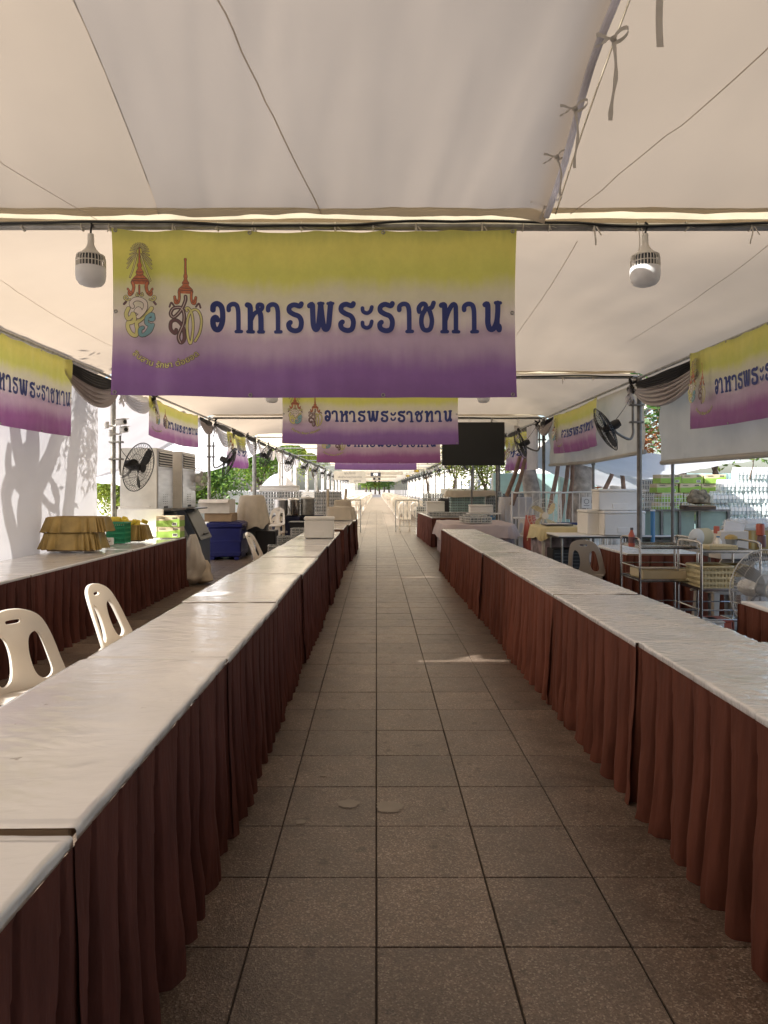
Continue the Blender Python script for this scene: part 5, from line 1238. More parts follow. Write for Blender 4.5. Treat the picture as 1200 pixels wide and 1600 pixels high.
for q in range(7):
    b = MB(); b.T = Matrix.Translation((-.1 + .035 * q, .02 * (q % 3), .27 + .03 * (q % 2))) @ Matrix.Rotation(.5 * sin(q * 3), 4, 'Y'); b.box((0, 0, 0), (.07, .05, .06), r=.01); build('packet', b, 'yellow', t)
b = MB(); b.box((-.0, 0, .12), (.24, .14, .24), r=.01); build('carton', b, 'goldbox', t)
t = thing('printed_cup_box', 'tiny white box with dark print in front of the green basket', 'box', (X(171, 8.9), 8.9, T)); b = MB(); b.box((0, 0, .045), (.09, .07, .09), r=.006); build('box', b, 'white', t)
b = MB(); r = random.Random(8)
for q in range(9): b.box((r.uniform(-.035, .035), -.0365, r.uniform(.015, .075)), (r.uniform(.008, .02), .001, r.uniform(.006, .018)))
build('print', b, 'ink', t)
t = thing('white_board', 'white foam board leaning behind the green and beige cartons', 'board', (X(214, 10.3), 10.45, T), radians(6))
b = MB(); b.box((0, 0, .205), (.66, .05, .41), r=.01); build('board', b, 'white', t)
b = MB(); b.box((-.1, .06, .44), (.46, .12, .012), r=.003); build('top_sheet', b, 'cardw', t)
b = MB(); b.box((-3.5, 8.75, T + .11), (.14, .12, .22), r=.006); tag(build('white_block', b, 'cardw'), 'plain white box between the gold trays and the green basket', 'box')

# ------------------------------------------------------------------ ice machines
def ice_machine(label, y0, x_front, w=.86):
    """front faces +x; side faces the camera"""
    t = thing('ice_machine', label, 'ice machine', (x_front, y0 + w / 2, 0), 0, 'steel ice machines by the left wall')
    D = .56; zb, zt = 1.13, 2.08
    b = MB(); b.box((-D / 2, 0, (zb + zt) / 2), (D, w, zt - zb), r=.006); build('head', b, 'enamel', t)
    b = MB(); b.box((.008, 0, zb + .33), (.012, w - .05, .62), r=.003); build('front_panel', b, 'inoxd', t)
    b = MB(); b.box((.006, 0, zt - .16), (.010, w - .03, .30), r=.003); build('grille_frame', b, 'inoxd', t)
    b = MB(); b.box((.012, 0, zt - .16), (.004, w - .12, .235)); build('grille_shadow', b, 'black', t)
    for q in range(6):
        b = MB(); b.T = Matrix.Translation((.026, 0, zt - .26 + q * .04)) @ Matrix.Rotation(.6, 4, 'Y'); b.box((0, 0, 0), (.03, w - .12, .007)); build('grille_slat', b, 'white', t)
    b = MB()
    for c_ in (-.14, .1):
        for q in range(9): b.box((-D / 2 + c_, -w / 2 - .004, zb + .15 + q * .04), (.17, .008, .008), r=.002)
    build('side_louvre', b, 'enamel', t)
    b = MB()
    for q in range(3):
        for j in range(5): b.box((.016, -.12 + q * .09, zb + .1 + j * .035), (.003, .012 + .02 * (j % 2), .01))
    b.box((.016, 0, zb + .045), (.003, .2, .035)); build('printed_marks', b, 'ink', t)
    b = MB(); P = [(-D - .05, -w / 2, .12), (.27, -w / 2, .12), (.27, -w / 2, .62), (.03, -w / 2, zb - .01), (-D - .05, -w / 2, zb - .01)]
    b.prism(P, (0, w, 0)); build('bin', b, 'slate', t)
    b = MB(); a = Vector((.285, 0, .60)); c = Vector((.045, 0, zb - .05)); n_ = Vector((.51, 0, .24)).normalized() * .03
    b.prism([(a.x, -w / 2 + .03, a.z), (c.x, -w / 2 + .03, c.z), (c.x + n_.x, -w / 2 + .03, c.z + n_.z), (a.x + n_.x, -w / 2 + .03, a.z + n_.z)], (0, w - .06, 0)); dr = build('bin_door', b, 'greyp', t)
    b = MB(); b.box((.30, 0, .70), (.02, .3, .03), r=.005); build('handle', b, 'black', dr)
    b = MB(); b.box((-D / 2 + .1, 0, zb - .002), (D + .24, w + .05, .02), r=.004); build('ledge', b, 'black', t)
    for sx in (-1, 1):
        for sy in (-1, 1): b = MB(); b.lathe([(.03, 0), (.025, .12)], (-.15 + sx * .35, sy * (w / 2 - .08), 0), 8); build('foot', b, 'black', t)
    return t
im = ice_machine('nearer steel ice machine with louvred cream side facing the camera', 10.75, -3.32, .82)
im2 = ice_machine('farther steel ice machine, right of the louvred one', 11.75, -3.22, .86)

# ------------------------------------------------------------------ blue ice chests, boxes on them
def ice_chest(label, loc, d, m, rz=0, grp='navy blue ice chests', text=None):
    t = thing('ice_chest', label, 'ice chest', loc, rz, grp); w, dp, h = d
    b = MB(); b.box((0, 0, h * .48), (w - .05, dp - .05, h * .80), r=.03)
    for z in (.2, .5): b.box((0, 0, h * z), (w - .035, dp - .035, .03), r=.008)
    build('body', b, m, t, smooth=True)
    b = MB(); b.box((0, 0, h * .93), (w, dp, h * .13), r=.02); b.box((0, 0, h), (w - .12, dp - .12, .03), r=.01); ld = build('lid', b, m, t, smooth=True)
    for s_ in (-1, 1): b = MB(); b.box((w / 2 + .008, s_ * dp * .28, h * .84), (.014, .05, .12), r=.004); build('latch', b, 'black', ld)
    for s_ in (-1, 1): b = MB(); b.box((s_ * (w / 2 - .12), 0, .035), (.1, dp - .1, .07), r=.01); build('runner', b, m, t)
    if text:
        text_on(t, text, .0, h * .52, .12, -dp / 2 + .005 - .006, 'print'); b = MB(); b.box((-w * .3, -dp / 2 + .0, h * .45), (.07, .01, .14)); build('label_plate', b, 'print', t)
    else:
        b = MB(); b.box((w / 2 - .012, -dp * .1, h * .62), (.008, .3, .10), r=.002); build('label_plate', b, 'print', t)
    return t
ice_chest('big navy ice chest on the floor at the left, cardboard boxes on its lid', (X(349, 14.6), 15.1, 0), (.74, 1.05, .77), 'navy', radians(2))
t = thing('cardboard_box', 'low brown cardboard box lying on the big navy ice chest', 'box', (X(343, 14.8), 14.95, .79)); b = MB(); b.box((0, 0, .085), (.56, .6, .17), r=.004); build('box', b, 'card', t); b = MB(); b.box((0, 0, .172), (.54, .05, .004)); build('tape', b, 'creamcloth', t)
t = thing('white_carton', 'open white carton on top of the brown box on the navy chest', 'carton', (X(338, 14.8), 14.9, .963)); b = MB()
for c_, d_ in (((0, -.3, .14), (.62, .012, .28)), ((0, .3, .14), (.62, .012, .28)), ((-.31, 0, .14), (.012, .59, .28)), ((.31, 0, .14), (.012, .59, .28)), ((0, 0, .01), (.6, .58, .012))): b.box(c_, d_)
build('box', b, 'cardw', t)
b = MB(); b.T = Matrix.Translation((0, -.36, .25)) @ Matrix.Rotation(.5, 4, 'X'); b.box((0, 0, 0), (.6, .14, .008)); build('flap', b, 'cardw', t)
for i, (px, y, lb) in enumerate(((446, 17.6, 'dark navy ice chest under the metal pots, left one'), (486, 17.8, 'dark navy ice chest under the metal pots, right one'))):
    ice_chest(lb, (X(px, y), y + .3, 0), (.74, .8, .80), 'navyd', 0, 'dark navy ice chests under the pots', 'Ice')
def pot(label, px, y, r_, h, m):
    t = thing('stock_pot', label, 'pot', (X(px, y), y + .1, .82), 0, 'big metal stock pots'); k = r_
    b = MB(); b.lathe([(k * .96, 0), (k, .02), (k, h - .02), (k * 1.04, h), (k * 1.04, h + .006)], n=28); build('body', b, m, t, smooth=True)
    ld = MB(); ld.lathe([(k * 1.05, h + .006), (k * 1.0, h + .02), (k * .4, h + .05), (0, h + .055)], n=28); l = build('lid', ld, m, t, smooth=True)
    b = MB(); b.tube([(-.04, 0, h + .05), (-.035, 0, h + .08), (.035, 0, h + .08), (.04, 0, h + .05)], .007, 6); build('knob', b, 'black', l)
    for s_ in (-1, 1): b = MB(); b.tube([(s_ * k, -.05, h * .75), (s_ * (k + .05), -.04, h * .77), (s_ * (k + .05), .04, h * .77), (s_ * k, .05, h * .75)], .008, 6); build('handle', b, 'inox', t, smooth=True)
pot('leftmost metal stock pot, slightly tapered and dull', 437.5, 17.5, .150, .36, 'inoxd'); pot('middle stock pot of polished steel', 457, 17.5, .165, .37, 'inox'); pot('right hand stock pot, tall and pale grey', 480, 17.6, .178, .40, 'steel')
t = thing('dark_counter', 'low dark counter in front of the navy ice chests', 'counter', (X(478, 15.6), 15.7, 0)); b = MB(); b.box((0, 0, .36), (.68, .5, .72), r=.01); build('cabinet', b, 'black', t); b = MB(); b.box((0, 0, .735), (.74, .56, .025), r=.005); build('top', b, 'greyp', t)
t = thing('equipment_case', 'black equipment case half covered by the cream cloth', 'case', (X(393, 15.6), 15.9, 0))
for i, x in enumerate((-.3, .3)): b = MB(); b.box((x, 0, .27), (.42, .6, .54), r=.015); build('case', b, 'black', t)
b = MB(); b.box((0, 0, .66), (.62, .55, .66), r=.1); build('machine', b, 'greyp', t)
t = thing('dust_sheet', 'cream cloth thrown over the machine beside the navy chest', 'cloth', (X(390, 15.4), 15.7, 0))
b = MB(); drape(b, .50, .50, 1.32, .74, 5, .04, .13, 7, .03, low=.5, p=3); build('cloth', b, 'creamcloth', t, smooth='full')
# cloth covered boxes on the last left table
for i, (lb, px0, px1, y, h) in enumerate((('cream cloth covered box at the end of the left row, nearer one', 508, 558, 16.2, .30), ('cream cloth covered box at the end of the left row, farther one', 520, 550, 17.1, .44))):
    t = thing('covered_box', lb, 'box', (X((px0 + px1) / 2, y), y + .05, T), 0, 'cloth covered boxes at the end of the left row'); w_ = (px1 - px0) * y / F
    b = MB(); b.box((0, 0, h / 2 - .01), (w_ * .8, .46, h - .03), r=.02); build('box', b, 'cardw', t)
    b = MB(); drape(b, w_ * .82, .48, h, h - .01, 31 + i, .02, .045, 8, .012); build('cloth', b, 'creamcloth', t, smooth='full')
for i, (px, dx) in enumerate(((512, .0), (536.5, .07))):
    y = 17.3; t = thing('roll', ['upright cream roll standing behind the covered boxes', 'leaning cream roll standing behind the covered boxes'][i], 'roll', (X(px, y), y, T), 0, 'cream rolls at the end of the left row')
    b = MB(); b.tube([(0, 0, .0), (dx, 0, .70)], .032, 10); build('roll', b, 'creamcloth', t, smooth=True); b = MB(); b.ring((dx, 0, .70), .024, .008, n=10); build('roll_end', b, 'card', t)
# plastic bags at the end of the left wall table
def bag(label, loc, w, d, h, m, seed, name='plastic_bag', cat='plastic bag', top=.35, nu=40, nv=22):
    b = MB()
    def fn(u, v):
        a = 2 * pi * u; s_ = (sin(pi * (.08 + .92 * (1 - v)) ** .8)) if v < .7 else None
        k = (1 - v) ** .0
        prof = min(1, (v * 6 + .25)) * (1 - (1 - top) * max(0, (v - .35) / .65) ** 1.3)
        x, y = w / 2 * cos(a) * prof, d / 2 * sin(a) * prof
        q = nz(cos(a) * 1.6, sin(a) * 1.6, v * 2.5 + seed) * .28 + nz(cos(a) * 5, sin(a) * 5, v * 3 + seed) * .12
        return (x * (1 + q), y * (1 + q), .004 + h * v + .03 * nz(cos(a), sin(a), seed) * v)
    b.grid(fn, nu, nv, cu=True); b.poly([fn(i / nu, 1) for i in range(nu)]); b.poly([fn(i / nu, 0) for i in range(nu)])
    o = build(name, b, m, None, smooth='full', recalc=True, loc=loc); return tag(o, label, cat)
bag('sagging translucent plastic bag hanging off the end of the left wall table', (-2.80, 10.85, 0), .34, .5, .76, 'bag', 3, top=.3)
bag('white sack slumped on the floor at the end of the left wall table', (-2.70, 10.95, 0), .34, .32, .36, 'creamcloth', 9, 'sack', 'sack', .5)

# stand fan behind the ice machines
def stand_fan(label, px, py, Y, R, yaw, blade, guard, nb, base_m='enamel', tilt=0, wires=60, group='pedestal fans', wr=.002):
    c = Vector((X(px, Y), Y, Z(py, Y))); t = thing('pedestal_fan', label, 'fan', (c.x, c.y, 0), 0, group)
    Tm = Matrix.Translation((0, 0, c.z)) @ Matrix.Rotation(yaw, 4, 'Z') @ Matrix.Rotation(tilt, 4, 'X')
    fan_head(t, Tm, R, blade, guard, nb, wires, base_m, wr)
    back = Tm @ Vector((0, .13, 0))
    b = MB(); b.tube([(back.x, back.y, .03), (back.x, back.y, back.z)], .018, 10); build('stem', b, guard, t, smooth=True)
    b = MB(); b.lathe([(.22, 0), (.22, .02), (.06, .045), (.03, .07)], (back.x, back.y, 0), 24); build('base', b, base_m, t, smooth=True); return t
stand_fan('grey round fan head turned away beside the farther ice machine', 307, 749, 12.6, .20, radians(28), 'fangrey', 'fangrey', 4)
stand_fan('large cream pedestal fan among the tree props, four blades facing us', 851, 806, 12.6, .30, radians(-4), 'cream', 'enamel', 4, 'cream', wires=30, wr=.0016)
stand_fan('near grey pedestal fan beside the chrome trolley, cut by the right edge', 1194, 922, 5.15, .295, radians(14), 'fanblade', 'fangrey', 4, 'fangrey', wires=90, wr=.0013)

# ------------------------------------------------------------------ chrome trolleys
def trolley(label, x0, x1, y0, y1, tops, rims, seed=0):
    t = thing('trolley', label, 'trolley', ((x0 + x1) / 2, (y0 + y1) / 2, 0), 0, 'chrome serving trolleys'); w, d = x1 - x0, y1 - y0; H = tops[-1]
    for sx in (-1, 1):
        b = MB(); b.tube(catmull([(sx * w / 2, -d / 2, .09), (sx * w / 2, -d / 2, H), (sx * w / 2, -d / 2 + .01, H + .05), (sx * w / 2, -d / 2 + .06, H + .085), (sx * w / 2, d / 2 - .06, H + .085), (sx * w / 2, d / 2 - .01, H + .05), (sx * w / 2, d / 2, H), (sx * w / 2, d / 2, .09)], 6), .0105, 10); build('upright', b, 'inox', t, smooth=True)
    for z in tops:
        b = MB(); b.box((0, 0, z), (w - .01, d - .01, .006)); 
        for s_ in (-1, 1): b.box((0, s_ * (d / 2 - .008), z + .008), (w - .02, .006, .026)); b.box((s_ * (w / 2 - .012), 0, z + .008), (.006, d - .02, .026))
        build('shelf', b, 'inox', t)
    for z in rims:
        b = MB()
        for s_ in (-1, 1): b.tube([(-w / 2, s_ * d / 2, z), (w / 2, s_ * d / 2, z)], .006, 6); b.tube([(s_ * w / 2, -d / 2, z), (s_ * w / 2, d / 2, z)], .006, 6)
        build('rail', b, 'inox', t, smooth=True)
    for sx in (-1, 1):
        for sy in (-1, 1): b = MB(); b.lathe([(.045, -.013), (.048, -.008), (.048, .008), (.045, .013)], (sx * w / 2, sy * d / 2, .049), 14, axis='x'); build('wheel', b, 'black', t, smooth=True)
    return t
ty = 6.25
trolley('left chrome trolley carrying the flat mustard tray on its middle shelf', X(1000, ty), X(1090, ty), ty, ty + .48, [.28, .64, .93], [.40, .76, ])
ty2 = 5.95
trolley('right chrome trolley holding the cream basket, behind the grey fan', X(1096, ty2), X(1188, ty2), ty2, ty2 + .46, [.22, .60, .92], [.36, .44, .13])
t = thing('flat_box', 'flat mustard paper tray on the left trolley', 'tray', (X(1044, 6.3), 6.47, .645)); b = MB()
b.box((0, 0, .02), (.42, .34, .035), r=.004); build('tray', b, 'goldbox', t)
b = MB()
for c_, d_ in (((0, -.17, .05), (.43, .008, .07)), ((0, .17, .05), (.43, .008, .07)), ((-.215, 0, .05), (.008, .33, .07)), ((.215, 0, .05), (.008, .33, .07))): b.box(c_, d_)
build('rim', b, 'beigec', t)
basket('cream lattice basket on the right trolley', (X(1117, 6.05), 6.15, .605), .26, .30, .19, 'cream')
gold_tray('mustard cloth lying across the cream basket on the right trolley', (X(1150, 6.05), 6.2, .70), .28, .24, .09, 33)
def bottle_(label, px, y, z, r_, h, m, capm, cat='bottle', band=None):
    t = thing('bottle', label, cat, (X(px, y), y, z)); b = MB(); b.lathe([(r_ * .9, 0), (r_, .01), (r_, h * .6), (r_ * .45, h * .82), (r_ * .45, h * .88)], n=16); build('body', b, m, t, smooth=True)
    b = MB(); b.lathe([(r_ * .5, h * .88), (r_ * .5, h), (0, h)], n=12); build('cap', b, capm, t, smooth=True)
    if band: b = MB(); b.lathe([(r_ * 1.02, h * .2), (r_ * 1.02, h * .52)], n=16, cap=False); build('label_band', b, band, t, smooth=True)
    return t
bottle_('slim reddish bottle standing at the left end of the left trolley', 987, 6.35, .94, .028, .17, 'red', 'greyp', band='lbrown')
bottle_('small white bottle with a blue cap on the right trolley', 1122, 6.2, .935, .03, .11, 'white', 'bluecan')
def can(label, px, y, z, r_, h, m, cat='can'):
    t = thing('can', label, cat, (X(px, y), y, z)); b = MB(); b.lathe([(r_ * .94, 0), (r_, .006), (r_, h - .006), (r_ * .94, h)], n=18); build('body', b, m, t, smooth=True); b = MB(); b.lathe([(r_ * .9, h), (r_ * .9, h + .002)], n=18); b.ring((0, 0, h + .002), r_ * .92, .003, n=18, k=4); build('top', b, 'inox', t, smooth=True)
can('dark red patterned can, upper of two at the right end of the trolley', 1188, 6.3, 1.045, .035, .10, 'red'); can('dark red patterned can, lower of two at the right end of the trolley', 1190, 6.3, .94, .035, .10, 'lbrown')
t = thing('plate_stack', 'stack of pale plates standing on edge on the right trolley', 'plates', (X(1101, 6.25), 6.3, .935))
for q in range(5): b = MB(); b.T = Matrix.Translation((.03 * q - .04, .02 * q, .085)) @ Matrix.Rotation(.25, 4, 'Y') @ Matrix.Rotation(.3, 4, 'Z'); b.lathe([(0, 0), (.05, .002), (.085, .012), (.085, .016), (.05, .006), (0, .004)], n=22, axis='y'); build('plate', b, 'cream' if q else 'white', t, smooth=True)
t = thing('paper_tray', 'cream paper tray with a scalloped edge lying on the right trolley', 'tray', (X(1122, 6.1), 6.1, .935)); b = MB(); b.box((0, 0, .022), (.25, .2, .04), r=.008); build('tray', b, 'cream', t)
b = MB(); [b.box((-.11 + .022 * q, -.101, .036), (.012, .006, .014)) for q in range(11)]; build('scallops', b, 'cream', t)
t = thing('tub', 'clear tub with a yellow lid on the right trolley', 'tub', (X(1140, 6.35), 6.32, .935)); b = MB(); b.lathe([(.04, 0), (.05, .07), (.052, .075)], n=18); build('tub', b, 'glass', t, smooth=True); b = MB(); b.lathe([(.055, .075), (.05, .10), (.02, .115), (0, .116)], n=18); build('lid', b, 'goldbox', t, smooth=True)
t = thing('glass_rack', 'row of upturned glasses at the left end of the right trolley', 'glasses', (X(1068, 6.6), 6.55, .935))
for q in range(6): b = MB(); b.lathe([(.03, 0), (.026, .075), (0, .076)], (.035 * (q % 3) - .02, .06 * (q // 3), .0), 12); build('glass', b, 'glass', t, smooth=True)
t = thing('paper_box', 'open white box with papers at the back of the right trolley', 'box', (X(1138, 6.75), 6.75, .80), .1); b = MB(); b.box((0, 0, .13), (.28, .2, .26), r=.005); build('box', b, 'cardw', t)
b = MB(); b.T = Matrix.Rotation(.2, 4, 'Y'); b.box((-.02, -.03, .28), (.20, .01, .13)); build('paper', b, 'print', t); b = MB(); b.box((-.13, -.02, .27), (.03, .06, .07), r=.005); build('red_pack', b, 'red', t)
t = thing('side_counter', 'long dark counter behind the right chrome trolley', 'counter', (3.95, 7.1, 0)); b = MB(); b.box((0, 0, .78), (1.1, .6, .03), r=.004); build('top', b, 'greyp', t)
for sx in (-1, 1):
    for sy in (-1, 1): b = MB(); b.tube([(sx * .5, sy * .26, .77), (sx * .5, sy * .26, 0)], .015, 8); build('leg', b, 'dsteel', t)
gold_tray('large mustard tray heaped with clear plastic on the counter at the right edge', (X(1175, 7.2), 7.15, .80), .52, .36, .24, 44)
bag('crumpled clear plastic heaped on the large mustard tray', (X(1165, 7.2), 7.15, 1.02), .50, .34, .13, 'film', 5, 'plastic_wrap', 'plastic wrap', .7)
bag('crumpled clear plastic bag between the trolley and the mustard tray', (X(1137, 7.4), 7.35, .80), .22, .24, .30, 'film', 15, 'plastic_wrap', 'plastic wrap', .35)
for i, (px, y, z, m) in enumerate(((1120, 6.15, .23, 'red'), (1150, 6.2, .23, 'inox'), (1108, 6.1, .23, 'white'))):
    t = thing('kitchen_tray', ['dark red tray on the lowest trolley shelf', 'steel pan on the lowest trolley shelf behind the fan', 'white bag of cups on the lowest trolley shelf'][i], 'tray', (X(px, y), y, z)); b = MB(); b.box((0, 0, .05), (.16, .22, .09), r=.01); build('tray', b, m, t); b = MB(); b.box((0, 0, .10), (.17, .23, .012), r=.003); build('rim', b, m, t)

# ------------------------------------------------------------------ right side middle ground
t = thing('covered_freezer', 'chest with a pale yellow cloth top over a floral front, black tray on it', 'chest', (X(878, 11.9), 12.2, 0))
b = MB(); b.box((0, 0, .40), (.72, .9, .8), r=.02); build('chest', b, 'enamel', t); b = MB(); drape(b, .76, .94, .80, .72, 51, .015, .01, 14, .0); build('floral_cloth', b, 'floral', t, smooth='full')
b = MB(); drape(b, .80, .98, .835, .22, 52, .025, .05, 9, .012, low=.6); build('yellow_cloth', b, 'yelcloth', t, smooth='full')
t = thing('black_tray', 'flat black tray on the yellow covered chest', 'tray', (X(874, 11.9), 12.05, .845), .1); b = MB(); b.box((0, 0, .012), (.46, .3, .024), r=.006); build('tray', b, 'greyp', t); b = MB(); b.box((0, 0, .026), (.42, .26, .004)); build('insert', b, 'cardw', t)
b = MB(); b.T = Matrix.Translation((X(883, 14), 14, 0)); drape(b, .8, .3, .80, .1, 5, .01, .02, 5, .0); b.T = Matrix(); b.box((X(883, 14), 14, .36), (.78, .28, .72), r=.02)
tag(build('blue_tub', b, 'navy', smooth=True), 'bright blue tub peeping out behind the yellow covered chest', 'tub')
t = thing('wire_crate_stand', 'dark louvred case under the folding table by the grey chair', 'case', (X(888, 11.4), 11.55, 0)); b = MB(); b.box((0, 0, .27), (.52, .4, .46), r=.01); build('case', b, 'black', t)
for q in range(7): b = MB(); b.box((0, -.206, .1 + .055 * q), (.46, .008, .012)); build('louvre', b, 'greyp', t)
b = MB(); b.box((0, 0, .03), (.56, .44, .05)); build('base', b, 'white', t)
# red bag, covered stand, small tables, bottles
bag('coral red bag standing on the floor right of the white chair', (X(829, 15.0), 15.0, 0), .30, .3, .90, 'red', 23, 'red_bag', 'bag', .62)
t = thing('covered_stand', 'tall stand wrapped in white cloth behind the small round topped table', 'stand', (X(806, 17.2), 17.3, 0)); b = MB(); b.box((0, 0, .6), (.66, .4, 1.2), r=.02); build('stand', b, 'cardw', t)
b = MB(); drape(b, .76, .5, 1.27, 1.02, 61, .05, .06, 9, .01, low=.35); build('cloth', b, 'whitecloth', t, smooth='full')
def small_table(label, px, y, w, d, H, m='white'):
    t = thing('small_table', label, 'table', (X(px, y), y, 0), 0, 'small tables on the right'); b = MB(); b.box((0, 0, H - .012), (w, d, .024), r=.004); build('tabletop', b, m, t)
    for sx in (-1, 1):
        for sy in (-1, 1): b = MB(); b.tube([(sx * (w / 2 - .05), sy * (d / 2 - .05), H - .02), (sx * (w / 2 - .04), sy * (d / 2 - .04), 0)], .012, 6); build('leg', b, 'dsteel', t)
    return t
small_table('small white table with thin brown legs beside the red bag', 822, 15.8, .56, .45, .83)
small_table('steel table holding the flat foam box, beside the blue bottles', 756, 16.9, .80, .45, .89)
for i in range(3):
    for j in range(2):
        t = thing('water_bottle', 'big blue water bottle by the post, ' + ['left', 'middle', 'right'][i] + ' of the ' + ['lower', 'upper'][j] + ' three', 'water bottle', (X(768 + 7 * i, 17.9), 17.9, .0 + .42 * j), 0, 'big blue water bottles')
        b = MB(); b.lathe([(.055, 0), (.06, .01), (.06, .1), (.055, .11), (.06, .12), (.06, .3), (.025, .37), (.025, .4)], n=14); build('body', b, 'bluecan', t, smooth=True); b = MB(); b.lathe([(.028, .385), (.028, .415), (0, .415)], n=10); build('cap', b, 'white', t, smooth=True)
b = MB(); 
t = thing('black_figure_case', 'tall black bag standing behind the small foam box', 'bag', (X(696, 20.9), 20.9, 0)); b = MB(); b.box((0, 0, .6), (.42, .2, 1.2), r=.06); build('bag', b, 'blackcloth', t); b = MB(); b.tube([(-.1, 0, 1.2), (-.08, 0, 1.3), (.08, 0, 1.3), (.1, 0, 1.2)], .012, 6); build('strap', b, 'black', t)
# steel barriers
def barrier(label, loc, w, h=1.05, rz=0, m='steel', n=9, grp='steel crowd barriers'):
    t = thing('barrier', label, 'barrier', loc, rz, grp)
    b = MB(); b.tube(catmull([(-w / 2, 0, .0), (-w / 2, 0, h - .1), (-w / 2 + .1, 0, h), (w / 2 - .1, 0, h), (w / 2, 0, h - .1), (w / 2, 0, 0)], 5), .019, 8); b.tube([(-w / 2, 0, .2), (w / 2, 0, .2)], .015, 6); build('frame', b, m, t, smooth=True)
    for q in range(n): x = -w / 2 + w * (q + 1) / (n + 1); b = MB(); b.tube([(x, 0, .2), (x, 0, h - .01)], .009, 6); build('bar', b, m, t, smooth=True)
    for s_ in (-1, 1): b = MB(); b.tube([(s_ * (w / 2 - .15), -.25, .015), (s_ * (w / 2 - .15), .25, .015)], .015, 6); build('foot', b, m, t)
    return t
barrier('steel crowd barrier standing across the right side of the aisle', (X(636, 24.6), 24.4, 0), 36 * 24.4 / F, 1.08, 0, 'steel', 5)
barrier('steel crowd barrier at the left of the aisle beyond the covered boxes', (X(538, 24), 24, 0), 50 * 24 / F, 1.1, 0, 'steel', 6)
for i in range(3):
    b_ = barrier('white railing under the trees at the right, ' + ['left', 'middle', 'right'][i] + ' section', (X(838 + 75 * i, 15.4), 15.4 + .1 * i, 0), 76 * 15.4 / F, 1.38, 0, 'white', 6, 'white railings under the trees')
t = thing('notice', 'small white notice hanging on the white railing', 'notice', (X(917, 15.3), 15.33, Z(785, 15.3))); b = MB(); b.box((0, 0, 0), (.20, .01, .24)); build('board', b, 'print', t); b = MB(); b.ring((0, -.008, .02), .05, .006, 'y', 16, 4); b.box((0, -.008, -.07), (.12, .002, .012)); build('emblem', b, 'greyink', t)
# pale green boards on a steel frame, right
t = thing('board_rack', 'pale green boards held in a grey steel frame behind the trolleys', 'rack', (X(1062, 11.0), 11.0, 0))
for q in range(3): b = MB(); b.box((-.50 + .5 * q, .03, .78), (.48, .015, .66)); build('board', b, 'palegreen', t)
b = MB()
for x in (-.78, -.28, .0, .3, .75): b.box((x, 0, .58), (.035, .035, 1.12))
for z in (.66, 1.13): b.box((0, -.002, z), (1.56, .028, .03))
build('frame', b, 'dsteel', t)
t = thing('gas_cylinder_cover', 'narrow blue wrapped pole leaning beside the pale green boards', 'pole', (X(1020, 10.9), 10.9, 0)); b = MB(); b.tube([(0, 0, 0), (.0, 0, 1.12)], .035, 8); build('pole', b, 'bluecan', t); b = MB(); b.ring((0, 0, 1.13), .03, .012, n=10); build('cap', b, 'white', t)
t = thing('wire_rack', 'white wire rack standing above the pale green boards', 'rack', (X(1050, 11.6), 11.6, 0)); b = MB()
for q in range(22): b.box((-.5 + q / 21, 0, 1.24), (.006, .006, .26))
for q in range(5): b.box((0, .004, 1.11 + .065 * q), (1.0, .006, .006))
stuff(build('wires', b, 'white', t)); b = MB(); [b.box((s_ * .5, 0, .68), (.02, .02, 1.36)) for s_ in (-1, 1)]; build('frame', b, 'white', t)
bag('camouflage patterned cloth bag lying on a brown tray at the right', (X(1091, 10.95), 10.95, 1.215), .34, .22, .22, mat('camouflage', (.27, .21, .13), .85, var=.8, vs=16), 31, 'cloth_bag', 'bag', .6)
t = thing('brown_tray', 'brown tray under the camouflage patterned bag', 'tray', (X(1090, 10.95), 10.95, 1.147)); b = MB(); b.box((0, 0, .03), (.46, .26, .06), r=.01); build('tray', b, 'barkb', t); b = MB(); b.tube([(-.2, -.14, .05), (.2, -.14, .05)], .008, 5); build('rim', b, 'card', t)
# extra posts seen on the right and left
def post(label, px, y, z1, m='dsteel', r_=.024, z0=0):
    o = None; b = MB(); b.tube([(0, 0, 0), (0, 0, z1 - z0)], r_, 10); b.lathe([(r_ * 2.2, 0), (r_ * 2.2, .01)], (0, 0, .002), 10)
    for z in (1.2, 1.9):
        if z < z1: b.lathe([(r_ * 1.5, z), (r_ * 1.5, z + .05)], (0, 0, 0), 10)
    return tag(build('steel_post', b, m, None, smooth=True, loc=(X(px, y), y, z0)), label, 'post')
post('thin grey post standing in front of the green cartons', 1051, 10.6, 1.92); post('thin grey post beside the foam box pile, in front of the pale trunk', 927, 13.2, 2.06)
post('thin steel post beside the white covered stand', 776, 17.4, 2.1); post('thin post between the crates and the black screen', 737, 19, 2.0); post('slim post standing beyond the small crumpled left banner', 399, 21.0, 3.0, r_=.03)
post('far left slim post in front of the white parasol', 441, 27, 3.0)

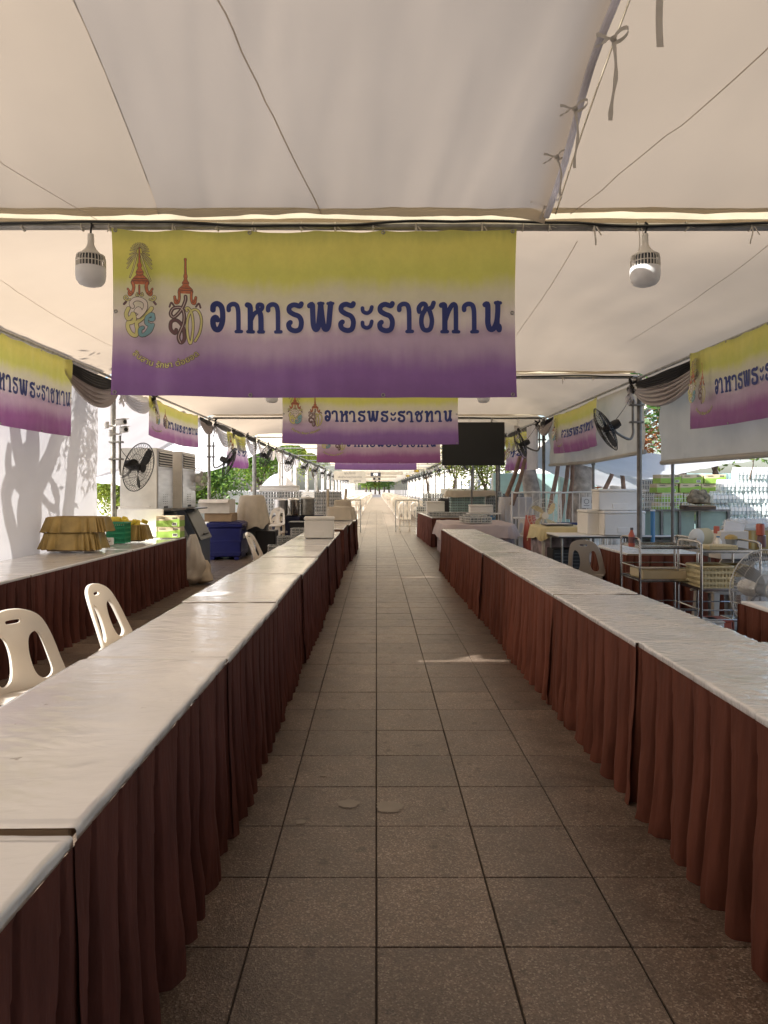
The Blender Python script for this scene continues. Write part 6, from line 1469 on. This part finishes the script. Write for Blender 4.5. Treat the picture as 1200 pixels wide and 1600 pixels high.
# ------------------------------------------------------------------ trees and props
def tree(label, loc, h, rt, crown, leaf, seed, bark='bark', nleaf=2600, fork=3, ls=.10, cr=(1.6, 1.2), grp='trees beside the tents', lean=(0, 0), forkz=.5, cat='tree', dens=26):
    r = random.Random(seed); t = thing('tree', label, cat, loc, 0, grp)
    b = MB(); tips = []
    def limb(p, d, L, rad, lv):
        P = [p]; R_ = [rad]; q = p.copy(); dd = d.copy(); n = 5
        for i in range(n):
            dd = (dd + Vector((r.uniform(-.16, .16), r.uniform(-.16, .16), r.uniform(-.02, .12)))).normalized(); q = q + dd * L / n; P.append(q.copy()); R_.append(rad * (1 - .45 * (i + 1) / n))
        b.tube(P, R_, 10 if lv == 0 else 6); tips.append((P[-1], lv))
        if lv < 3:
            for k in range(fork if lv < 2 else 2):
                a = 2 * pi * k / fork + r.uniform(-.5, .5); e = r.uniform(.45, .85)
                nd = Vector((cos(a) * e, sin(a) * e, 1)).normalized(); limb(P[-1] if k else P[-1], (nd + dd * .4).normalized(), L * r.uniform(.5, .75), R_[-1] * .72, lv + 1)
    limb(Vector((0, 0, 0)), Vector((lean[0], lean[1], 1)).normalized(), h * forkz, rt, 0)
    build('trunk', b, bark, t, smooth=True)
    if nleaf:
        b = MB(); cz = h; cl = [(tp, lv) for tp, lv in tips if lv >= 1]
        cen = [(Vector(tp) + Vector((r.uniform(-.4, .4), r.uniform(-.4, .4), r.uniform(-.2, .4)))) for tp, lv in cl for _ in range(2)]
        vs = []; fs = []
        for i in range(nleaf):
            c = r.choice(cen); g = Vector((r.gauss(0, 1), r.gauss(0, 1), r.gauss(0, .75))) * crown
            p = c + g; u = Vector((r.uniform(-1, 1), r.uniform(-1, 1), r.uniform(-1, .4))).normalized(); w_ = u.orthogonal().normalized(); s_ = ls * r.uniform(.6, 1.4); k = len(vs)
            vs += [p, p + u * s_ + w_ * s_ * .35, p + u * s_ * 2, p + u * s_ - w_ * s_ * .35]; fs.append((k, k + 1, k + 2, k + 3))
        b.add(vs, fs); stuff(build('crown', b, leaf, t, recalc=False))
    return t
# forked bare trees whose shadow falls on the left cloth
def bare_tree(label, loc, limbs, bark='bark', leaves=None, seed=0):
    t = thing('tree', label, 'tree', loc, 0, 'trees outside the left curtain'); b = MB()
    for P, R_ in limbs: b.tube(catmull(P, 4), [R_[0] + (R_[1] - R_[0]) * i / (4 * (len(P) - 1)) for i in range(4 * (len(P) - 1) + 1)], 10)
    build('trunk', b, bark, t, smooth=True)
    if leaves:
        r = random.Random(seed); vs = []; fs = []
        for i in range(leaves[0]):
            c = Vector(r.choice(leaves[1])); p = c + Vector((r.gauss(0, .22), r.gauss(0, .22), r.gauss(0, .3))); u = Vector((r.uniform(-.4, .4), r.uniform(-1, 1), r.uniform(-1, -.1))).normalized(); w_ = u.orthogonal().normalized(); s_ = .09; k = len(vs)
            vs += [p, p + u * s_ + w_ * s_ * .25, p + u * s_ * 2, p + u * s_ - w_ * s_ * .25]; fs.append((k, k + 1, k + 2, k + 3))
        b = MB(); b.add(vs, fs); stuff(build('crown', b, 'leafc', t, recalc=False))
    return t
# wall point (Y, Z) -> point on the tree, given the distance outside the wall
def back_(yw, zw, xt=-5.3):
    k = (-3.82 - xt) / .92; return (xt, yw - .39 * k, zw + .9993 * k * math.tan(SUN_EL) )
def PW(px, py):     # photo pixel on the curtain -> wall coordinates
    Y = -3.82 * F / (px - VX); return Y, Z(py, Y)
def wt(pts, xt=-5.3): return [tuple(back_(*PW(*p), xt)) for p in pts]
bare_tree('pale forked tree outside the left curtain casting the wide forked shadow', (0, 0, 0), [
    ([(-5.3, wt([(45, 845)])[0][1], 0)] + wt([(45, 845), (48, 790), (50, 750), (42, 720)]), (.26, .22)),
    (wt([(42, 745), (28, 700), (22, 660), (20, 600)]), (.15, .10)), (wt([(50, 740), (52, 690), (50, 640), (50, 590)]), (.15, .11)),
    (wt([(52, 770), (68, 740), (84, 700), (98, 655), (104, 610)]), (.14, .08)), (wt([(40, 770), (14, 735), (14, 695)]), (.09, .05)),
    (wt([(30, 900), (18, 820), (12, 775), (20, 745), (38, 745)]), (.10, .08)), (wt([(60, 770), (84, 795), (90, 770), (72, 740)]), (.05, .04)), (wt([(80, 860), (90, 800), (82, 760)]), (.05, .04))])
bare_tree('slimmer leafy tree outside the left curtain beside the forked one', (0, 0, 0), [
    ([(-5.6, wt([(105, 830)], -5.6)[0][1], 0)] + wt([(105, 850), (108, 790), (112, 730), (122, 670), (130, 600)], -5.6), (.16, .11))], leaves=(520, wt([(135, 665), (142, 690), (132, 700), (138, 640), (126, 650), (140, 720), (95, 690), (120, 620)], -5.6)), seed=5)
# slanting shadow of a low thing at the curtain foot
gR = 'trees and props outside the right side'
tree('thick pale mottled tree trunk behind the white railing at the right', (X(918, 16.6), 16.8, 0), 6.5, .33, .5, 'leafa', 11, nleaf=2600, grp=gR, ls=.12, forkz=.55)
tree('pale tree trunk just right of the second right post', (X(838, 18.5), 18.6, 0), 6.5, .27, .5, 'leafa', 12, nleaf=2200, grp=gR, ls=.12, forkz=.5)
tree('second mottled trunk right behind the foam box pile', (X(962, 18.3), 18.6, 0), 6.5, .26, .5, 'leafa', 15, nleaf=2200, grp=gR, ls=.12, forkz=.5)
tree('orange leaved small tree beyond the near right post', (X(985, 19.5), 19.8, 0), 3.1, .08, .42, 'leafo', 16, 'barkb', 2600, grp=gR, ls=.09, forkz=.42)
tree('small leafy tree behind the green cartons', (X(1078, 15.5), 15.6, 0), 4.6, .14, .5, 'leafc', 17, 'barkb', 3000, grp=gR, ls=.10, forkz=.45)
tree('bright yellow green tree beyond the bottle wall', (X(1150, 19.5), 19.8, 0), 5.0, .14, .6, 'leafb', 18, 'barkb', 3600, grp=gR, ls=.13, forkz=.4)
tree('yellow green tree past the black screen', (X(760, 31), 31, 0), 4.2, .14, .7, 'leafb', 19, 'barkb', 5200, grp=gR, ls=.09, forkz=.35)
tree('leafy bough hanging over the top of the bottle wall', (X(1188, 10.6), 10.9, 1.6), .9, .012, .12, 'leafa', 77, 'barkb', 260, grp=gR, ls=.05, forkz=.3, cat='branch')
gL = 'trees outside the left side'
for i, (px, y, lf, h, lb) in enumerate(((412, 36, 'leafa', 4.4, 'mid green tree seen under the left tarpaulins'), (392, 44, 'leafb', 4.6, 'yellow green tree seen at the lower edge of the left tarpaulin'), (455, 42, 'leafb', 5.5, 'yellow green tree behind the white parasol'), (300, 40, 'leafa', 4.5, 'green tree behind the second left fan'), (500, 62, 'leafb', 6, 'pale yellow tree far down the left side'), (672, 58, 'leafb', 6, 'pale yellow tree far down the right side'), (702, 44, 'leafa', 5.5, 'green tree behind the black screen'))):
    tree(lb, (X(px, y), y, 0), h, .14, .6, lf, 40 + i, 'barkb', 5200, grp=gL, ls=.10, forkz=.38)
for i, px in enumerate((190, 235, 275, 318)):
    tree('low bushy tree beyond the left tarpaulins, ' + ['leftmost', 'second', 'third', 'rightmost'][i] + ' of four', (X(px, 33), 32.5 + .5 * i, 0), 2.9 + .3 * (i % 2), .12, .75, 'leafa' if i % 2 else 'leafb', 90 + i, 'barkb', 5000, grp='low trees beyond the left tarpaulins', ls=.11, forkz=.3)
r = random.Random(9)
for i, px in enumerate((572, 579, 586, 593, 600, 608)):
    tree('broad green tree at the very end of the walkway, ' + ['leftmost', 'second', 'third', 'fourth', 'fifth', 'rightmost'][i], (X(px, 205 + 3 * i), 205 + 3 * i, 0), 5.6 + r.random() * 2, .3, 1.2, 'leafb' if i % 2 else 'leafa', 60 + i, 'barkb', 2200, grp='trees at the end of the walkway', ls=.45, forkz=.4)
def prop(label, a, b_, r_=.05):
    b = MB(); b.tube([a, tuple((Vector(a) + Vector(b_)) / 2 + Vector((.03, 0, .02))), b_], [r_, r_ * .9, r_ * .8], 8); tag(build('timber_prop', b, 'pole', smooth=True), label, 'wooden prop', 'timber props around the trees')
yq = 16.2
for i, (p0, p1, lb) in enumerate((((858, 800), (884, 690), 'leaning timber prop, leftmost beside the second right post'), ((875, 810), (896, 688), 'leaning timber prop between the two pale trunks'), ((887, 812), (898, 700), 'upright brown timber prop in front of the pale trunk'),
        ((945, 765), (960, 725), 'short timber prop right of the thick pale trunk'), ((975, 770), (962, 722), 'second short timber prop right of the thick pale trunk'), ((800, 790), (816, 715), 'timber prop left of the second right post'), ((792, 775), (806, 712), 'thin dark timber prop behind the black screen'), ((1000, 790), (1000, 790), None))):
    if lb: prop(lb, (X(p0[0], yq + i * .15), yq + i * .15, max(.0, Z(p0[1], yq))), (X(p1[0], yq + i * .15), yq + .4, Z(p1[1], yq)), .055)
t = thing('prop_rail', 'horizontal timber rail lashed across the props', 'rail', (0, 0, 0)); b = MB(); b.tube([(X(868, 16.3), 16.35, Z(693, 16.3)), (X(912, 16.3), 16.4, Z(695, 16.3))], .04, 6); build('rail', b, 'pole', t); b = MB(); b.ring((X(884, 16.3), 16.36, Z(692, 16.3)), .055, .01, 'x', 10, 4); b.ring((X(898, 16.3), 16.37, Z(693, 16.3)), .055, .01, 'x', 10, 4); build('lashing', b, 'rope', t)
# background hoarding, walls, parasol
def wall_(name, label, cat, px0, px1, z0, z1, y, m, npan=6, grp=None):
    x0, x1 = X(px0, y), X(px1, y); t = thing(name, label, cat, ((x0 + x1) / 2, y, 0), 0, grp); w_ = (x1 - x0) / npan
    for q in range(npan): b = MB(); b.box(((q + .5 - npan / 2) * w_, 0, (z0 + z1) / 2), (w_ - .03, .05, z1 - z0), r=.01); build('panel', b, m, t)
    for q in range(npan + 1): b = MB(); b.box(((q - npan / 2) * w_, .06, z1 / 2), (.06, .06, z1)); build('post', b, 'white', t)
    return t
wall_('hoarding', 'pale teal site hoarding seen beyond the trees on the right', 'hoarding', 770, 1260, 0, 2.0, 24, 'hoard', 12)
wall_('garden_wall', 'pale concrete wall far behind the right side', 'wall', 690, 1500, 0, 1.5, 32, 'hoardw', 14)
wall_('garden_wall', 'pale wall far behind the left tarpaulins', 'wall', 60, 500, 0, 1.35, 34, 'hoardw', 12)
b = MB(); b.T = Matrix.Translation((X(881, 21), 21, 0)); b.box((0, 0, 1.5), (.28, .28, 3.0), r=.02); b.box((0, 0, 3.05), (.4, .4, .1), r=.02); tag(build('teal_column', b, 'hoard'), 'teal green column between the pale trunks', 'column')
t = thing('site_barrier', 'orange mesh barrier seen low between the trees at the right', 'barrier', (X(965, 21), 21.4, 0)); b = MB()
for q in range(14): b.box((-1.2 + q * .185, 0, 1.75), (.03, .02, .9))
for q in range(6): b.box((0, .01, 1.34 + q * .17), (2.5, .02, .05))
build('mesh', b, mat('orange_mesh', (.55, .17, .05), .6), t); b = MB(); [b.box((x, .04, 1.1), (.06, .05, 2.2)) for x in (-1.25, 0, 1.25)]; build('post', b, 'pole', t)
t = thing('parasol', 'white market parasol with faint writing beyond the pots on the left', 'parasol', (X(435, 30), 30, 0))
b = MB()
def pf(u, v):
    a = 2 * pi * u; k = .72 * v; s_ = 1 - .04 * (1 - abs(cos(4 * a))) * v
    return (k * 1.0 * cos(a) * s_, k * sin(a) * s_, 2.12 - .55 * v ** 1.9)
b.grid(pf, 48, 8, cu=True); b.grid(lambda u, v: (.72 * cos(2 * pi * u), .72 * sin(2 * pi * u), 1.57 - .18 * v), 48, 1, cu=True); build('canopy', b, 'whitecloth', t, smooth='full', recalc=False)
b = MB(); b.tube([(0, 0, 0), (0, 0, 2.15)], .025, 8); build('pole', b, 'steel', t)
for q in range(8): b = MB(); a = q * pi / 4; b.tube([(0, 0, 2.05), (.68 * cos(a), .68 * sin(a), 1.56)], .01, 4); build('rib', b, 'steel', t)
text_on(t, 'บริการ', -.05, 1.48, .13, -.73, 'greyink')
# far left cloths; the repeated narrow strips are added, backlit to brighten that side
sheet('side_curtain', 'white cloth strip hanging on the far left side past the parasol', 'curtain', lambda u, v: (-3.8 + .05 * sin(u * 40), 27.5 + 4 * u, .3 + 2.6 * v), 50, 6, 'whitecloth', 'side cloths closing the tent')
for k in range(5, 22):
    y = Y0 + BAY * k
    sheet('side_curtain', 'narrow white cloth strip at a far left post of the seating area', 'curtain', lambda u, v: (-3.86 + .05 * sin(u * 30), y + .3 + .8 * u, .1 + 2.8 * v), 24, 3, 'whitecloth', 'far white strips on the left')
t = thing('white_hall', 'long white hall front along the far right side of the seating', 'building', (8.6, 112, 0))  # invented front; its sunlit white face supplies the glare at the far right
b = MB(); b.box((0, 0, 1.8), (.3, 156, 3.6)); build('wall', b, 'white', t)
b = MB(); b.box((-.05, 0, 3.7), (.8, 156.4, .16)); build('roof_edge', b, 'white', t)
for q in range(26): b = MB(); b.box((-.22, -75 + 6 * q, 1.75), (.14, .35, 3.5)); build('pilaster', b, 'cardw', t)
for q in range(25): b = MB(); b.box((-.17, -72 + 6 * q, 1.7), (.05, 1.6, 1.3)); w1 = build('window', b, 'white', t); b = MB(); b.box((-.20, -72 + 6 * q, 1.7), (.02, 1.4, 1.1)); build('pane', b, 'slate', w1)
# small marks on the floor
for i, (px, py, s_) in enumerate(((545, 1256, .05), (608, 1262, .06), (582, 1197, .018), (470, 1285, .022), (505, 1212, .02))):
    r = random.Random(i); Y = F * CH / (py - VY); b = MB(); n = 22
    P = [(cos(2 * pi * k / n) * s_ * (1 + .7 * nz(cos(2 * pi * k / n) * 2, sin(2 * pi * k / n) * 2, i * 3)), sin(2 * pi * k / n) * s_ * (.9 + .9 * nz(sin(2 * pi * k / n) * 3, i, 2)), 0) for k in range(n)]
    b.add([(0, 0, .0)] + P, [(0, k + 1, (k + 1) % n + 1) for k in range(n)])
    b.v = [(x, y, z) for x, y, z in b.v]
    tag(build('dried_spill', b, mat('dried_spill', (.50, .45, .38), .9, alpha=.6), None, recalc=False, loc=(X(px, Y), Y, .0045)), ['dried pale spill left of the floor joint', 'larger splashed spill right of the floor joint', 'small round white spot by the floor joint', 'small pale fleck on the left tile', 'thin pale fleck beyond the spills'][i], 'stain', 'dried spills on the floor')

t = thing('stage_wall', 'brown wall closing the walkway behind the camera', 'wall', (0, -2.1, 0))  # added out of view to darken the light coming from behind
b = MB(); b.box((0, 0, 2.1), (14, .3, 4.2)); build('wall', b, 'barkb', t)
b = MB(); b.box((0, .02, 4.27), (14.3, .5, .12)); build('coping', b, 'conc', t)
